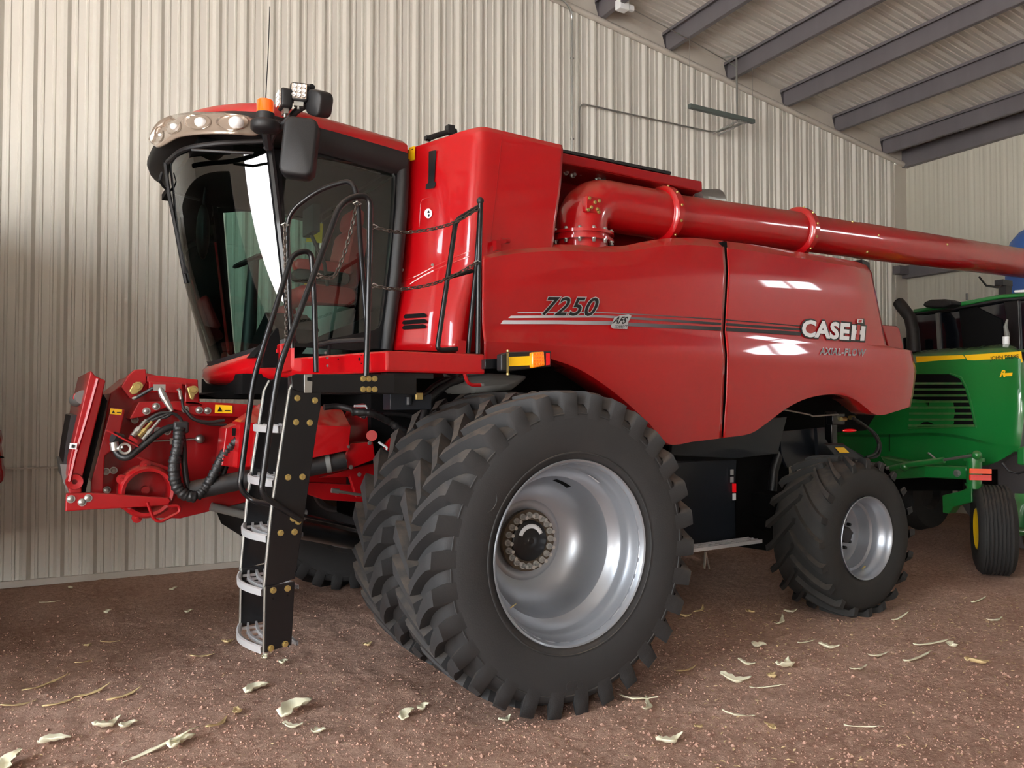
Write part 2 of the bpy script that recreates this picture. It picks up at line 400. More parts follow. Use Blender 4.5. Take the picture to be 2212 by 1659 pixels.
n1 = nz(.9); n2 = nz(24, 10, .72); n3 = nz(110, 4, .7)
r1 = N.new('ShaderNodeValToRGB'); r1.color_ramp.elements[0].position = .32; r1.color_ramp.elements[0].color = rgb(190, 144, 122); r1.color_ramp.elements[1].position = .7; r1.color_ramp.elements[1].color = rgb(236, 196, 174); L.new(n1.outputs['Fac'], r1.inputs[0])
r2 = N.new('ShaderNodeValToRGB'); r2.color_ramp.elements[0].position = .33; r2.color_ramp.elements[0].color = rgb(148, 104, 86); r2.color_ramp.elements[1].position = .68; r2.color_ramp.elements[1].color = rgb(250, 216, 194); L.new(n2.outputs['Fac'], r2.inputs[0])
mx = N.new('ShaderNodeMixRGB'); mx.inputs[0].default_value = .5; L.new(r1.outputs[0], mx.inputs[1]); L.new(r2.outputs[0], mx.inputs[2])
r3 = N.new('ShaderNodeValToRGB'); r3.color_ramp.elements[0].position = .66; r3.color_ramp.elements[0].color = (0,0,0,1); r3.color_ramp.elements[1].position = .72; r3.color_ramp.elements[1].color = (1,1,1,1); L.new(n3.outputs['Fac'], r3.inputs[0])
m2 = N.new('ShaderNodeMixRGB'); L.new(r3.outputs[0], m2.inputs[0]); L.new(mx.outputs[0], m2.inputs[1]); m2.inputs[2].default_value = rgb(205, 175, 150); L.new(m2.outputs[0], b.inputs['Base Color'])
b.inputs['Roughness'].default_value = .95; b.inputs['Specular IOR Level'].default_value = .15
ad = N.new('ShaderNodeMath'); ad.operation = 'MULTIPLY_ADD'; ad.inputs[1].default_value = .35; L.new(n3.outputs['Fac'], ad.inputs[0]); L.new(n2.outputs['Fac'], ad.inputs[2])
bp = N.new('ShaderNodeBump'); bp.inputs['Strength'].default_value = .9; bp.inputs['Distance'].default_value = .05; L.new(ad.outputs[0], bp.inputs['Height']); L.new(bp.outputs[0], b.inputs['Normal'])
M['dirt'] = m
ob('floor', mb, m, smooth=0, kind='structure', fix=False)
for p in bpy.data.objects['floor'].data.polygons: p.use_smooth = True

# ------------------------------------------------------------------ conduits and the hung channel on the back wall
def wpx(px, py, out=.06):
    t, z = PW(px, py, out); return Wp(t, z, out)
c = thing('electrical_conduit', 'thin grey conduit running up the back wall and bending over at the roof edge', 'conduit', wpx(1240, 420))
mb = MB(); mb.tube(fillet([wpx(1150, -28, .16), wpx(1222, 2, .16), wpx(1236, 30, .06), wpx(1236, 420, .06)], .15), .014); ob('pipe', mb, M['steel'], c)
for y in (126, 300): ob('clamp', MB().box(wpx(1236, y, .045), (.05, .03, .02)), M['steel'], c)
c = thing('electrical_conduit', 'thin grey conduit running level along the back wall below the hung channel', 'conduit', wpx(1250, 225))
mb = MB(); mb.tube(fillet([wpx(1251, 420), wpx(1251, 223), wpx(1545, 287), wpx(1602, 266, .5)], .12), .013); ob('pipe', mb, M['steel'], c)
c = thing('strut_channel', 'dark green steel channel hung near the back wall on wires', 'channel', wpx(1560, 245, .55))
a, b_ = wpx(1489, 229, .55), wpx(1628, 263, .55)
mb = MB(); mb.prism([a + V((0,-.03,-.03)), a + V((0,.03,-.03)), a + V((0,.03,.03)), a + V((0,-.03,.03))], b_ - a); ob('channel_bar', mb, mat('green_grey_steel', (92, 102, 98), .5), c, smooth=0)
for (x, y) in ((1490, 228), (1626, 262)):
    mb = MB(); p = wpx(x, y, .55); t = (p-W0).dot(WD); mb.tube([p, V((p.x, p.y, zroof(t)+RH))], .003, 5)
    ob('hanging_wire', mb, M['steel'], c)
p = wpx(1592, 250, .55); t = (p-W0).dot(WD)
mb = MB(); mb.tube(fillet([p, V((p.x, p.y, zroof(t)+.12)), V((p.x, p.y, zroof(t)+.12)) + WN*-.2 - WD*.1], .1), .014); ob('conduit_drop', mb, M['steel'], c)
mb = MB(); mb.tube([wpx(1540, 288, .1), p + V((.05,0,-.06)), p + V((.12,0,0))], .012, 6); mb.tube([wpx(1552, 292, .1), p + V((.2,0,-.05))], .012, 6); mb.box(p + V((.12,0,-.06)), (.14,.05,.05)); ob('bracket', mb, M['steel'], c)
c = thing('junction_box', 'small white electrical box fixed near the topmost purlin', 'electrical box', wpx(1345, 12, .5))
mb = MB(); mb.box(wpx(1344, 12, .5), (.16, .12, .14)); mb.box(wpx(1362, 18, .5), (.1,.06,.08)); ob('box_body', mb, M['white'], c, bevel=.01)
mb = MB(); mb.tube([wpx(1362, 18, .5), wpx(1490, 86, .5), wpx(1592, 145, .5)], .008, 5); ob('cable', mb, M['steel'], c)

# ------------------------------------------------------------------ blue tank by the right wall
c0 = PX(2252, 700, 9.6); r_ = .45; zt = PX(2240, 488, 9.6).z
c = thing('water_tank', 'blue domed plastic tank standing by the right wall, partly behind the auger', 'tank', (c0.x, c0.y, 0))
mb = MB(); mb.lathe([(.001, 0), (r_*.97, 0), (r_, .05), (r_, zt-.55), (r_*.97, zt-.4), (r_*.85, zt-.22), (r_*.6, zt-.08), (r_*.3, zt-.01), (.001, zt)], (c0.x, c0.y, 0), (0,0,1), 32); ob('tank_body', mb, M['blue'], c)
mb = MB(); mb.cyl((c0.x, c0.y, zt-.02), (c0.x, c0.y, zt+.04), .12, n=20); ob('lid', mb, M['blue'], c)
# ================================================================== COMBINE
comb = thing('combine_harvester', 'big red combine harvester with dual front tires, filling the middle of the shed', 'combine harvester', (0, 0, 0))
def polar(r, a, y): return V((r*math.cos(a), y, r*math.sin(a)))
def tire_mb(R, w, rb, nl, lh, sweep, thick, sgn, profile, crown=.012, split=.012, sh=.10):
    """profile: list of (r, y) half from bead to crown (y>0). returns MB centred at origin, axis Y"""
    mb = MB(); half = profile; full = [(r, -y) for r, y in half] + [(r, y) for r, y in half[::-1]]
    mb.lathe(full, (0,0,0), (0,1,0), 144)
    Rc = R - lh
    def rbase(y):
        ay = abs(y); return Rc - crown*(ay/(w/2))**2 - .012
    def rtop(y):
        ay = abs(y)/(w/2); return R - crown*ay*ay
    for side in (-1, 1):
        for k in range(nl):
            a0 = 2*PI*k/nl + (PI/nl if side > 0 else 0); rings = []
            K = 9
            for i in range(K + 1):
                s = i/K
                y = side*(w*.495*(1-s) - split*s)
                th = a0 + sgn*sweep*(s**1.25) ; hw = thick*(1.0 - .34*min(1, s*1.5))
                # lug runs obliquely: leading/trailing edges offset tangentially
                rb_, rt = rbase(y), rtop(y)
                if i == 0: rings.append([polar(rb_-sh*1.05, th-hw*1.05, y*1.0), polar(rt-sh, th-hw*.8, y*1.012), polar(rt-sh, th+hw*.8, y*1.012), polar(rb_-sh*1.05, th+hw*1.05, y*1.0)])
                if i == 0: rings.append([polar(rb_-.03, th-hw*1.15, y*.98), polar(rt-.012, th-hw*.86, y*1.0), polar(rt-.012, th+hw*.86, y*1.0), polar(rb_-.03, th+hw*1.15, y*.98)]); continue
                rings.append([polar(rb_, th-hw*1.25, y), polar(rt, th-hw*.85, y), polar(rt, th+hw*.85, y), polar(rb_, th+hw*1.25, y)])
            o = len(mb.v); n = 4
            mb.grid(rings); 
            mb.f += [[o, o+1, o+2, o+3], [o + n*(len(rings)-1) + j for j in (3,2,1,0)]]; mb.m += [0, 0]
    return mb
prof_f = [(.535,.20),(.56,.225),(.62,.25),(.70,.262),(.78,.262),(.84,.252),(.87,.238),(.893,.205),(.903,.15),(.908,.08),(.910,.0)]
tf = tire_mb(.975, .52, .535, 30, .066, .22, .056, 1, prof_f, crown=.004, sh=.085)
# raised sidewall lettering ring marks (plain moulded bars)
def sidewall_ribs(mb, r, y, n=1):
    mb.lathe([(r-.006, y), (r-.003, y-.004), (r+.003, y-.004), (r+.006, y)], (0,0,0), (0,1,0), 96)
sidewall_ribs(tf, .60, -.247); sidewall_ribs(tf, .835, -.254)
prof_r = [(.345,.22),(.37,.25),(.42,.27),(.48,.28),(.54,.278),(.59,.265),(.625,.235),(.645,.18),(.652,.09),(.655,0)]
tr = tire_mb(.70, .56, .34, 20, .038, .42, .046, -1, prof_r, sh=.035)

def rim_outer():
    mb = MB(); p = [(.53,.03),(.552,.012),(.560,0),(.556,-.006),(.546,.0),(.538,.018),(.532,.035),(.526,.05),(.522,.085),(.512,.10),(.503,.125),(.500,.165),(.494,.175),(.484,.19),(.462,.215),(.440,.232),(.436,.245),(.432,.29),(.422,.36),(.402,.42),(.372,.465),(.33,.50),(.285,.522),(.262,.527),(.248,.521),(.235,.522),(.21,.535),(.10,.535)]
    mb.lathe(p, (0,0,0), (0,1,0), 96)
    mb.lathe([(.53,.03),(.535,.06),(.52,.46),(.555,.50),(.56,.505)], (0,0,0), (0,1,0), 64)
    return mb
def rim_rear():
    mb = MB(); p = [(.345,.03),(.356,.012),(.362,0),(.358,-.006),(.350,0),(.342,.018),(.336,.04),(.330,.075),(.318,.09),(.312,.12),(.308,.16),(.290,.175),(.284,.20),(.282,.25),(.272,.275),(.25,.285),(.20,.28),(.16,.27),(.06,.27)]
    mb.lathe(p, (0,0,0), (0,1,0), 72); mb.lathe([(.345,.03),(.335,.48),(.362,.50)], (0,0,0), (0,1,0), 48); return mb
def shift(mb, d, flip=False):
    n = MB(); n.v = [V((p.x, -p.y if flip else p.y, p.z)) + V(d) for p in mb.v]; n.f = [f[:] for f in mb.f]; n.m = mb.m[:]; return n
ZF = .952
RIMY = -2.45
def front_wheel(yc, flip, outer, lab, rot=0):
    t = tf
    if rot:
        t = MB(); Rm = Matrix.Rotation(rot, 3, 'Y'); t.v = [Rm @ p for p in tf.v]; t.f = tf.f; t.m = tf.m
    o = ob('tire', shift(t, (0, yc, ZF), flip), M['rubber'], comb, label=lab)
    s = -1 if not flip else 1
    yr = yc + s*.235
    r = ob('rim', shift(rim_outer(), (0, yr, ZF), flip), M['rim'], o, label='deep-dished silver painted rim')
    hub = MB(); hub.cyl((0, yr-s*.50, ZF), (0, yr-s*.56, ZF), .20, n=40); ob('hub_flange', hub, M['rust'], o)
    hub = MB(); hub.lathe([(.001,.030),(.02,.031),(.03,.024),(.055,.022),(.120,.020),(.132,.012),(.135,-.02)], (0, yr-s*.50, ZF), (0, s, 0), 40); ob('hub_cap', hub, M['blackd'], o)
    if outer:
        for k in range(20):
            a = 2*PI*k/20; nb = MB(); p = V((.165*math.cos(a), yr - s*.50, ZF + .165*math.sin(a)))
            nb.cyl(p, p + V((0, s*.012, 0)), .021, n=14); nb.cyl(p + V((0, s*.012, 0)), p + V((0, s*.034, 0)), .0165, .015, n=6); nb.cyl(p + V((0, s*.034, 0)), p + V((0, s*.060, 0)), .012, n=12)
            ob('wheel_nut', nb, M['nut'], o)
        sl = MB(); a0, a1 = math.radians(20), math.radians(160); arc = []
        R1 = [V((.098*math.cos(a0+(a1-a0)*i/16), yr-s*.50+s*.0245, ZF+.012+.098*math.sin(a0+(a1-a0)*i/16))) for i in range(17)]
        R2 = [V((.07*math.cos(a0+(a1-a0)*i/16), yr-s*.50+s*.0265, ZF+.012+.07*math.sin(a0+(a1-a0)*i/16))) for i in range(17)]
        sl.grid([R1, R2]); ob('hub_sticker', sl, M['white'], o, solid=.002)
        hh = MB(); a = math.radians(66); arc = [math.radians(56 + i*2.2) for i in range(9)]
        hh.grid([[V((rr*math.cos(q), yy, ZF + rr*math.sin(q))) for q in arc] for rr, yy in ((.4215, yr-s*-.0 + .352),(.4155, yr+.375),(.409, yr+.395))]); ob('hand_hole', hh, M['void'], o)
        vs_ = MB(); q = math.radians(222); p = V((.47*math.cos(q), yr+.16, ZF+.47*math.sin(q))); vs_.tube([p, p + V((.018,-.01,.015))], .005, 8); vs_.cyl(p + V((.018,-.01,.015)), p + V((.03,-.02,.025)), .003, n=8); ob('valve_stem', vs_, M['zinc'], o)
        st = MB(); qs = [math.radians(52 + i*3) for i in range(5)]; st.grid([[V((rr*math.cos(q), yy, ZF + rr*math.sin(q))) for q in qs] for rr, yy in ((.493, yr+.135),(.495, yr+.165))]); ob('rim_sticker', st, M['white'], o)
    return o
T1 = front_wheel(-2.215, False, True, 'outer front tire with thick bar lugs', rot=.06)
T2 = front_wheel(-1.525, False, False, 'inner front tire in shade behind the outer one', rot=.10)
def copy_tree(o, parent, off):
    c = o.copy(); COL.objects.link(c); c.parent = parent
    c.location = V(o.location) + V(off)
    for ch in o.children:
        d = ch.copy(); COL.objects.link(d); d.parent = c
    return c
far1 = copy_tree(T2, comb, (0, 3.05, 0)); far1['label'] = 'front tire on the far side of the machine'
ZR = .675; RX = 3.42; RYF = -2.07
def rear_wheel(yf, lab):
    o = ob('rear_tire', shift(tr, (RX, yf + .26, ZR)), M['rubber2'], comb, label=lab)
    r = ob('rim', shift(rim_rear(), (RX, yf, ZR)), M['rim'], o, label='silver rear rim')
    for k in range(10):
        a = 2*PI*k/10; nb = MB(); p = V((RX + .13*math.cos(a), yf+.27, ZR + .13*math.sin(a))); nb.cyl(p, p + V((0,-.03,0)), .016, n=6); ob('wheel_nut', nb, M['blackd'], o)
    nb = MB(); nb.cyl((RX, yf+.27, ZR), (RX, yf+.20, ZR), .075, .07, n=24); ob('hub_cap', nb, M['plast'], o)
    nb = MB(); q = math.radians(-72); p = V((RX+.31*math.cos(q), yf+.12, ZR+.31*math.sin(q))); nb.tube([p, p+V((.0,-.03,.03))], .007, 8); ob('valve_stem', nb, M['zinc'], o)
    return o
RT1 = rear_wheel(RYF, 'rear steering tire with long curved lugs')
far2 = copy_tree(RT1, comb, (0, 3.4, 0)); far2['label'] = 'rear tire on the far side of the machine'

vsx, fsx = text_mesh('CFO', .02); mb = MB(); w0 = max(v.x for v in vsx)
mb.add([(lambda a, rr: V((rr*math.sin(a), -2.476, ZF - rr*math.cos(a))))(-.02 + (v.x/w0-.5)*.17, .80 - v.y*.075) for v in vsx], fsx)
ob('sidewall_lettering', mb, M['rubber'], T1, smooth=0, solid=.006, fix=False)
mb = MB(); mb.lathe([(.068,0),(.070,-.004),(.073,-.004),(.075,0)], (0 - .62, -2.470, ZF + .36), (0,1,0), 40); ob('sidewall_ring_mark', mb, M['rubber'], T1)
# ------------------------------------------------------------------ side panels
def panel(name, rows, nu, subs_list, lab, lip=.16, extra=0):
    R = [resample(r, nu, True) for r in rows]; out = []
    for a, b, k in zip(R, R[1:], subs_list):
        for i in range(k): out.append([p.lerp(q, i/k) for p, q in zip(a, b)])
    out.append(R[-1]); pts = [[P(p.x, p.y, p.z) for p in r] for r in out]
    # return lip turned inward along the bottom, and inward along the top
    pts.append([p + V((0, .03, -.004)) for p in pts[-1]]); pts.append([p + V((0, lip, .0)) for p in pts[-2]])
    pts.insert(0, [p + V((0, .22, -.01)) for p in pts[0]])
    mb = MB(); mb.grid(pts); 
    return ob(name, mb, M['red'], comb, smooth=28, solid=.006, label=lab)
frT = [(1042,548,-1.50),(1100,536,-1.50),(1200,529,-1.50),(1340,532,-1.50),(1390,523,-1.50),(1440,516,-1.50),(1500,515,-1.50),(1562,521,-1.50)]
frT2 = [(1042,562,-1.58),(1100,550,-1.58),(1200,543,-1.58),(1340,545,-1.58),(1390,538,-1.58),(1440,531,-1.58),(1500,530,-1.58),(1564,536,-1.58)]
frA = [(1042,668,-1.625),(1058,645,-1.625),(1100,620,-1.625),(1160,600,-1.625),(1230,586,-1.625),(1320,579,-1.625),(1420,579,-1.625),(1568,590,-1.625)]
frB = [(1042,708,-1.635),(1150,708,-1.635),(1300,706,-1.635),(1420,709,-1.635),(1561,718,-1.635)]
frC = [(1046,738,-1.675),(1150,741,-1.675),(1250,745,-1.675),(1400,754,-1.675),(1566,767,-1.675)]
frD = [(1046,786,-1.66),(1100,772,-1.66),(1150,768,-1.66),(1200,778,-1.66),(1260,802,-1.66),(1330,850,-1.66),(1400,912,-1.66),(1443,958,-1.66),(1500,953,-1.65),(1558,946,-1.65)]
FP = panel('front_side_panel', [frT, frT2, frA, frB, frC, frD], 90, [3, 5, 4, 3, 9], 'front side panel arching over the front tires', lip=.30)
rrT = [(1569,522,-1.50),(1640,531,-1.50),(1720,544,-1.50),(1800,557,-1.50),(1850,566,-1.50),(1872,574,-1.48)]
rrT2 = [(1570,537,-1.58),(1640,545,-1.58),(1720,557,-1.58),(1800,570,-1.58),(1850,578,-1.58),(1882,588,-1.53)]
rrA = [(1573,591,-1.625),(1640,598,-1.625),(1720,608,-1.625),(1800,620,-1.625),(1860,631,-1.625),(1893,640,-1.59)]
rrB = [(1566,718,-1.635),(1640,725,-1.635),(1720,733,-1.635),(1850,744,-1.635),(1914,747,-1.62)]
rrB2 = [(1569,742,-1.655),(1640,748,-1.655),(1720,754,-1.655),(1850,762,-1.655),(1950,756,-1.655),(1969,758,-1.64)]
rrC = [(1571,768,-1.675),(1640,774,-1.675),(1720,781,-1.675),(1850,790,-1.675),(1960,799,-1.675),(1979,802,-1.65)]
rrM = [(1569,850,-1.67),(1640,850,-1.67),(1700,840,-1.67),(1770,825,-1.67),(1850,835,-1.67),(1950,845,-1.67),(1973,848,-1.65)]
rrD = [(1562,945,-1.65),(1620,936,-1.65),(1655,914,-1.65),(1695,884,-1.65),(1735,863,-1.65),(1775,853,-1.65),(1812,852,-1.65),(1845,862,-1.65),(1870,880,-1.65),(1886,893,-1.65),(1905,896,-1.65),(1935,888,-1.65),(1967,878,-1.64)]
RP = panel('rear_side_panel', [rrT, rrT2, rrA, rrB, rrB2, rrC, rrM, rrD], 90, [3, 4, 5, 2, 2, 5, 5], 'rear side panel arching over the rear tire', lip=.22)
mb = MB(); mb.pprism([(1560,522),(1570,522),(1576,590),(1568,718),(1573,768),(1564,945),(1555,945),(1562,768),(1558,718),(1563,590)], -1.57, .06); ob('panel_gap_seal', mb, M['void'], comb)
# rear hood end: turns round the back of the machine
ends = [rrT[-1], rrT2[-1], rrA[-1], rrB[-1], rrB2[-1], rrC[-1], rrM[-1], rrD[-1]]
a = [P(*p) for p in ends]; mb = MB(); mb.grid([a, [p + V((.05, .12, 0)) for p in a], [p + V((.07, .5, 0)) for p in a], [p + V((.07, 2.7, 0)) for p in a], [p + V((.0, 3.1, 0)) for p in a]])
ob('rear_hood', mb, M['red'], comb, smooth=60, solid=.006)
mb = MB(); mb.pprism([(1906,702),(1938,704),(1944,712),(1953,757),(1920,752)], -1.1, .5); ob('chopper_hood', mb, M['red'], comb, bevel=.01)
mb = MB(); mb.pprism([(1862,560),(1878,567),(1880,592),(1866,585)], -1.40, .1); ob('rubber_stop', mb, M['plast'], comb)
# thin bright edge beads of the crease that sweeps back from the tower
def bead(name, px, r=.004, m_='red'): 
    mb = MB(); mb.tube([P(x, y, d) for x, y, d in resample(px, 40)], r, 6); return ob(name, mb, M[m_], comb)
# stripes
def stripe(name, top, bot, Y0, mt, n=40):
    a = resample([(x, y, 0) for x, y in top], n); b = resample([(x, y, 0) for x, y in bot], n)
    def yy(p):
        t = (p.y - 660 - (p.x-1100)*.02)/40; return Y0(p.x, p.y)
    mb = MB(); mb.grid([[P(p.x, p.y, Y0(p.x, p.y)) for p in a], [P(p.x, p.y, Y0(p.x, p.y)) for p in b]])
    return ob(name, mb, mt, comb, smooth=60)
def rowY(rows, x, y):
    """depth of the panel surface at a pixel, by interpolation between its row curves"""
    ys = []
    for r in rows:
        for a, b in zip(r, r[1:]):
            if a[0] <= x <= b[0] or (r[-1] is b and x > b[0]) or (r[0] is a and x < a[0]):
                t = (x - a[0])/(b[0] - a[0]); ys.append((a[1] + (b[1]-a[1])*t, a[2] + (b[2]-a[2])*t)); break
    ys.sort()
    for a, b in zip(ys, ys[1:]):
        if a[0] <= y <= b[0]: return a[1] + (b[1]-a[1])*(y-a[0])/(b[0]-a[0])
    return ys[0][1] if y < ys[0][0] else ys[-1][1]
def surfY(x, y): return rowY([frT, frT2, frA, frB, frC, frD] if x < 1565 else [rrT, rrT2, rrA, rrB, rrC, rrD], x, y) - .009
m, nt, b = nodes('fading_stripe_decal'); tc = nt.nodes.new('ShaderNodeTexCoord'); sp = nt.nodes.new('ShaderNodeSeparateXYZ'); nt.links.new(tc.outputs['Object'], sp.inputs[0])
mr = nt.nodes.new('ShaderNodeMapRange'); mr.inputs['From Min'].default_value = P(1110,690,-1.63).x; mr.inputs['From Max'].default_value = P(1540,700,-1.63).x; nt.links.new(sp.outputs['X'], mr.inputs['Value'])
cr = nt.nodes.new('ShaderNodeValToRGB'); cr.color_ramp.elements[0].color = rgb(205,206,210); cr.color_ramp.elements[1].color = rgb(22,20,24); q = cr.color_ramp.elements.new(.55); q.color = rgb(105,100,105); nt.links.new(mr.outputs[0], cr.inputs[0]); nt.links.new(cr.outputs[0], b.inputs['Base Color']); b.inputs['Roughness'].default_value = .3
M['stripe'] = m
for x0, x1, k in ((1070, 1558, 0), (1568, 1731, 1)):
    def cl(pts):
        out = []
        f = [V((x, y, 0)) for x, y in pts]
        n = 30
        for i in range(n):
            x = x0 + (x1-x0)*i/(n-1)
            for a, b_ in zip(f, f[1:]):
                if a.x <= x <= b_.x or (b_ is f[-1]): out.append((x, a.y + (b_.y-a.y)*(x-a.x)/(b_.x-a.x))); break
        return out
    S = [([(1107,674.5),(1295,674),(1380,678),(1559,689),(1731,703)], 2.2, 1109), ([(1095,682),(1295,680.5),(1365,684.5),(1559,697),(1731,709)], 5.2, 1095), ([(1070,692),(1200,692),(1320,694),(1365,697),(1559,706.5),(1731,717)], 8, 1072)]
    for tops, th, xs0 in S:
        top = [p for p in cl([(xs0-60, tops[0][1])] + tops) if p[0] >= xs0 + 6]
        mb = MB(); a = [P(x, y, surfY(x, y)) for x, y in top]; b_ = [P(x - (6 if i == 0 and k == 0 else 0), y+th, surfY(x, y+th)) for i, (x, y) in enumerate(top)]
        mb.grid([a, b_]); ob('stripe_decal', mb, M['stripe'], comb, smooth=60)
# number and badges
sf = lambda e: (lambda x, y: P(x, y, surfY(x, y) - e - .003))
q = [(1168,683),(1290,686),(1297,641),(1175,639)]
_, ref = lettering('model_number_outline', '7250', q, sf(.001), M['silverd'], comb, offset=.045, shear=.28, space=1.12)
lettering('model_number', '7250', q, sf(.004), M['blackd'], comb, offset=.012, shear=.28, space=1.12, ref=ref)
q = [(1731,727),(1834,735.5),(1837,698),(1734,690)]
_, ref = lettering('maker_name_backing', 'CASE', [(1728,730),(1838,739),(1841,695),(1731,686)], sf(.001), M['blackd'], comb, offset=.06, shear=.0, space=1.02)
lettering('maker_name', 'CASE', q, sf(.004), M['white'], comb, offset=.042, shear=.0, space=1.04)
def poly(name, px, e, mt, lab=None):
    mb = MB(); mb.add([P(x, y, surfY(x, y) - e - .003) for x, y in px], [tuple(range(len(px)))]); return ob(name, mb, mt, comb, smooth=0, fix=False, label=lab)
poly('emblem_backing', [(1838,700),(1853,700),(1855,688),(1867,688),(1868,702),(1872,703),(1869,740),(1836,737)], .001, M['blackd'])
poly('emblem_letter', [(1841,702),(1850,703),(1847,735),(1838,734)], .004, M['white'])
poly('emblem_letter', [(1861,704),(1870,705),(1867,736),(1858,736)], .004, M['white'])
poly('emblem_letter', [(1849,713),(1861,714),(1860,723),(1848,722)], .0035, M['white'])
poly('emblem_letter', [(1852,701),(1859,701),(1856,734),(1849,733)], .007, M['red'], 'red slim letter of the emblem')
poly('emblem_letter', [(1852,689),(1865,690),(1864,698),(1851,697)], .004, M['white'])
poly('emblem_dot', [(1855,691),(1862,691),(1861,697),(1854,696)], .007, M['red'])
_, ref = lettering('badge_outline', 'AXIAL-FLOW', [(1770,766),(1868,770),(1871,754),(1773,751)], sf(.001), M['silverd'], comb, offset=.03, space=1.1)
lettering('badge', 'AXIAL-FLOW', [(1770,766),(1868,770),(1871,754),(1773,751)], sf(.003), M['grayp'], comb, offset=-.01, space=1.1, ref=ref)
poly('small_badge_backing', [(1319,706),(1327,686),(1340,681),(1358,679),(1364,682),(1357,696),(1355,711),(1325,710)], .003, M['silverd'])
lettering('small_badge', 'AFS', [(1322,699),(1352,700),(1358,684),(1328,683)], sf(.006), M['blackd'], comb, offset=.03, shear=.3, space=1.05)
lettering('small_badge', 'CONNECT', [(1327,709),(1354,710),(1356,703),(1329,702)], sf(.006), M['blackd'], comb, offset=.01, shear=.2)

# ------------------------------------------------------------------ grain tank tower
def colr(y, xl, xm, xr, yoff=0, e=0):  # a row round the tower: face, corner, side
    return None
YS = -1.50
rows = [
 [(880,324,-.90),(915,312,-1.06),(960,298,-1.26),(1000,284,-1.41),(1028,277,-1.49),(1046,275,-1.52),(1080,282,YS-.02),(1150,299,YS-.02),(1214,314,YS-.02)],
 [(879,332,-.88),(915,321,-1.05),(960,308,-1.26),(1002,295,-1.42),(1028,288,-1.51),(1046,285,-1.54),(1080,291,YS-.04),(1150,308,YS-.04),(1216,324,YS-.04)],
 [(877,400,-.88),(912,396,-1.05),(955,390,-1.27),(1000,386,-1.44),(1024,383,-1.52),(1043,383,-1.545),(1080,386,YS-.045),(1148,396,YS-.045),(1211,402,YS-.045)],
 [(873,480,-.88),(908,479,-1.05),(950,478,-1.27),(994,477,-1.44),(1018,476,-1.52),(1039,476,-1.545),(1075,478,YS-.045),(1140,480,YS-.045),(1200,482,YS-.045)],
 [(867,560,-.88),(903,562,-1.05),(944,563,-1.27),(988,564,-1.44),(1013,565,-1.52),(1034,565,-1.54),(1070,565,YS-.02),(1135,565,YS-.02),(1190,565,YS-.02)],
 [(862,612,-.90),(900,612,-1.10),(942,612,-1.32),(985,612,-1.46),(1008,612,-1.52),(1026,612,-1.52),(1060,612,YS+.1),(1130,612,YS+.1),(1190,612,YS+.1)],
 [(852,680,-.92),(893,681,-1.14),(938,682,-1.36),(980,683,-1.50),(1002,683,-1.53),(1018,683,-1.50),(1050,683,YS+.15),(1130,683,YS+.15),(1190,683,YS+.15)],
 [(843,756,-.94),(888,757,-1.16),(934,758,-1.38),(974,759,-1.52),(996,760,-1.54),(1010,760,-1.50),(1050,760,YS+.15),(1130,760,YS+.15),(1190,760,YS+.15)]]
g = loft(rows, 60, 4); top = [p + (V((.25, .5, .02)) if False else V((0,0,0))) for p in g[0]]
cen = sum(g[0], V((0,0,0)))/len(g[0]) + V((.1, .4, .03))
mb = MB(); mb.grid([[p.lerp(cen, .9) + V((0,0,.02)) for p in g[0]], [p.lerp(cen, .06) + V((0,0,.012)) for p in g[0]]] + g)
tower = ob('grain_tank_side', mb, M['red'], comb, smooth=40, solid=.006, label='tall bright red tower beside the cab')
# far wall / body core of the tank so it is a closed volume
mb = MB(); mb.box((.85, .3, 2.95), (2.1, 2.1, 1.45)); ob('grain_tank_core', mb, M['red2'], comb, bevel=.03)
fY = lambda x, y: rowY(rows, x, y) - .020
def tpoly(name, px, mt, e=0.0, parent=tower, lab=None, sol=0):
    mb = MB(); mb.add([P(x, y, fY(x, y) - e) for x, y in px], [tuple(range(len(px)))]); return ob(name, mb, mt, parent, smooth=0, fix=False, label=lab, solid=sol)
tpoly('black_strap', [(926,327),(942,324),(938,392),(941,395),(938,406),(919,409),(920,398),(925,395)], M['blackd'])
tpoly('warning_sticker', [(883,319),(897,315),(896,345),(882,349)], M['yellow'])
tpoly('sticker_mark', [(887,323),(893,321),(893,331),(887,332)], M['blackd'], .002); tpoly('sticker_mark', [(887,336),(893,334),(893,337),(887,339)], M['blackd'], .002)
mb = MB(); mb.add([P(925 + 8.2*math.cos(i*PI/12), 461 + 10.5*math.sin(i*PI/12), fY(925 + 8.2*math.cos(i*PI/12), 461 + 10.5*math.sin(i*PI/12))) for i in range(24)], [tuple(range(24))]); ob('round_sticker', mb, M['white'], tower, smooth=0, fix=False)
tpoly('sticker_mark', [(924,455),(927,455),(928,460),(923,460)], M['blackd'], .006); tpoly('sticker_mark', [(924,463),(928,463),(927,468),(924,468)], M['blackd'], .006)
mb = MB()
for pts in ([(906,490),(909,436),(914,430),(942,425)], [(1085,290),(1078,360),(1068,450),(1060,520)]): mb.tube([P(x, y, fY(x, y)+.006) for x, y in resample([(a, b, 0) for a, b in pts], 14)] if False else [P(p.x, p.y, fY(p.x, p.y)+.017) for p in resample([(a, b, 0) for a, b in pts], 14, False)], .0035, 5)
ob('panel_seam', mb, M['red2'], tower)
for (x0, x1, y) in ((871,922,684),(868,923,697),(868,920,708)):
    tpoly('vent_slot', [(x0+4, y-5),(x1-6, y-8),(x1, y-4),(x1-2, y+1),(x0+4, y+4),(x0, y+1)], M['void'])
for p in ((868,606),(1096,497)) : pass
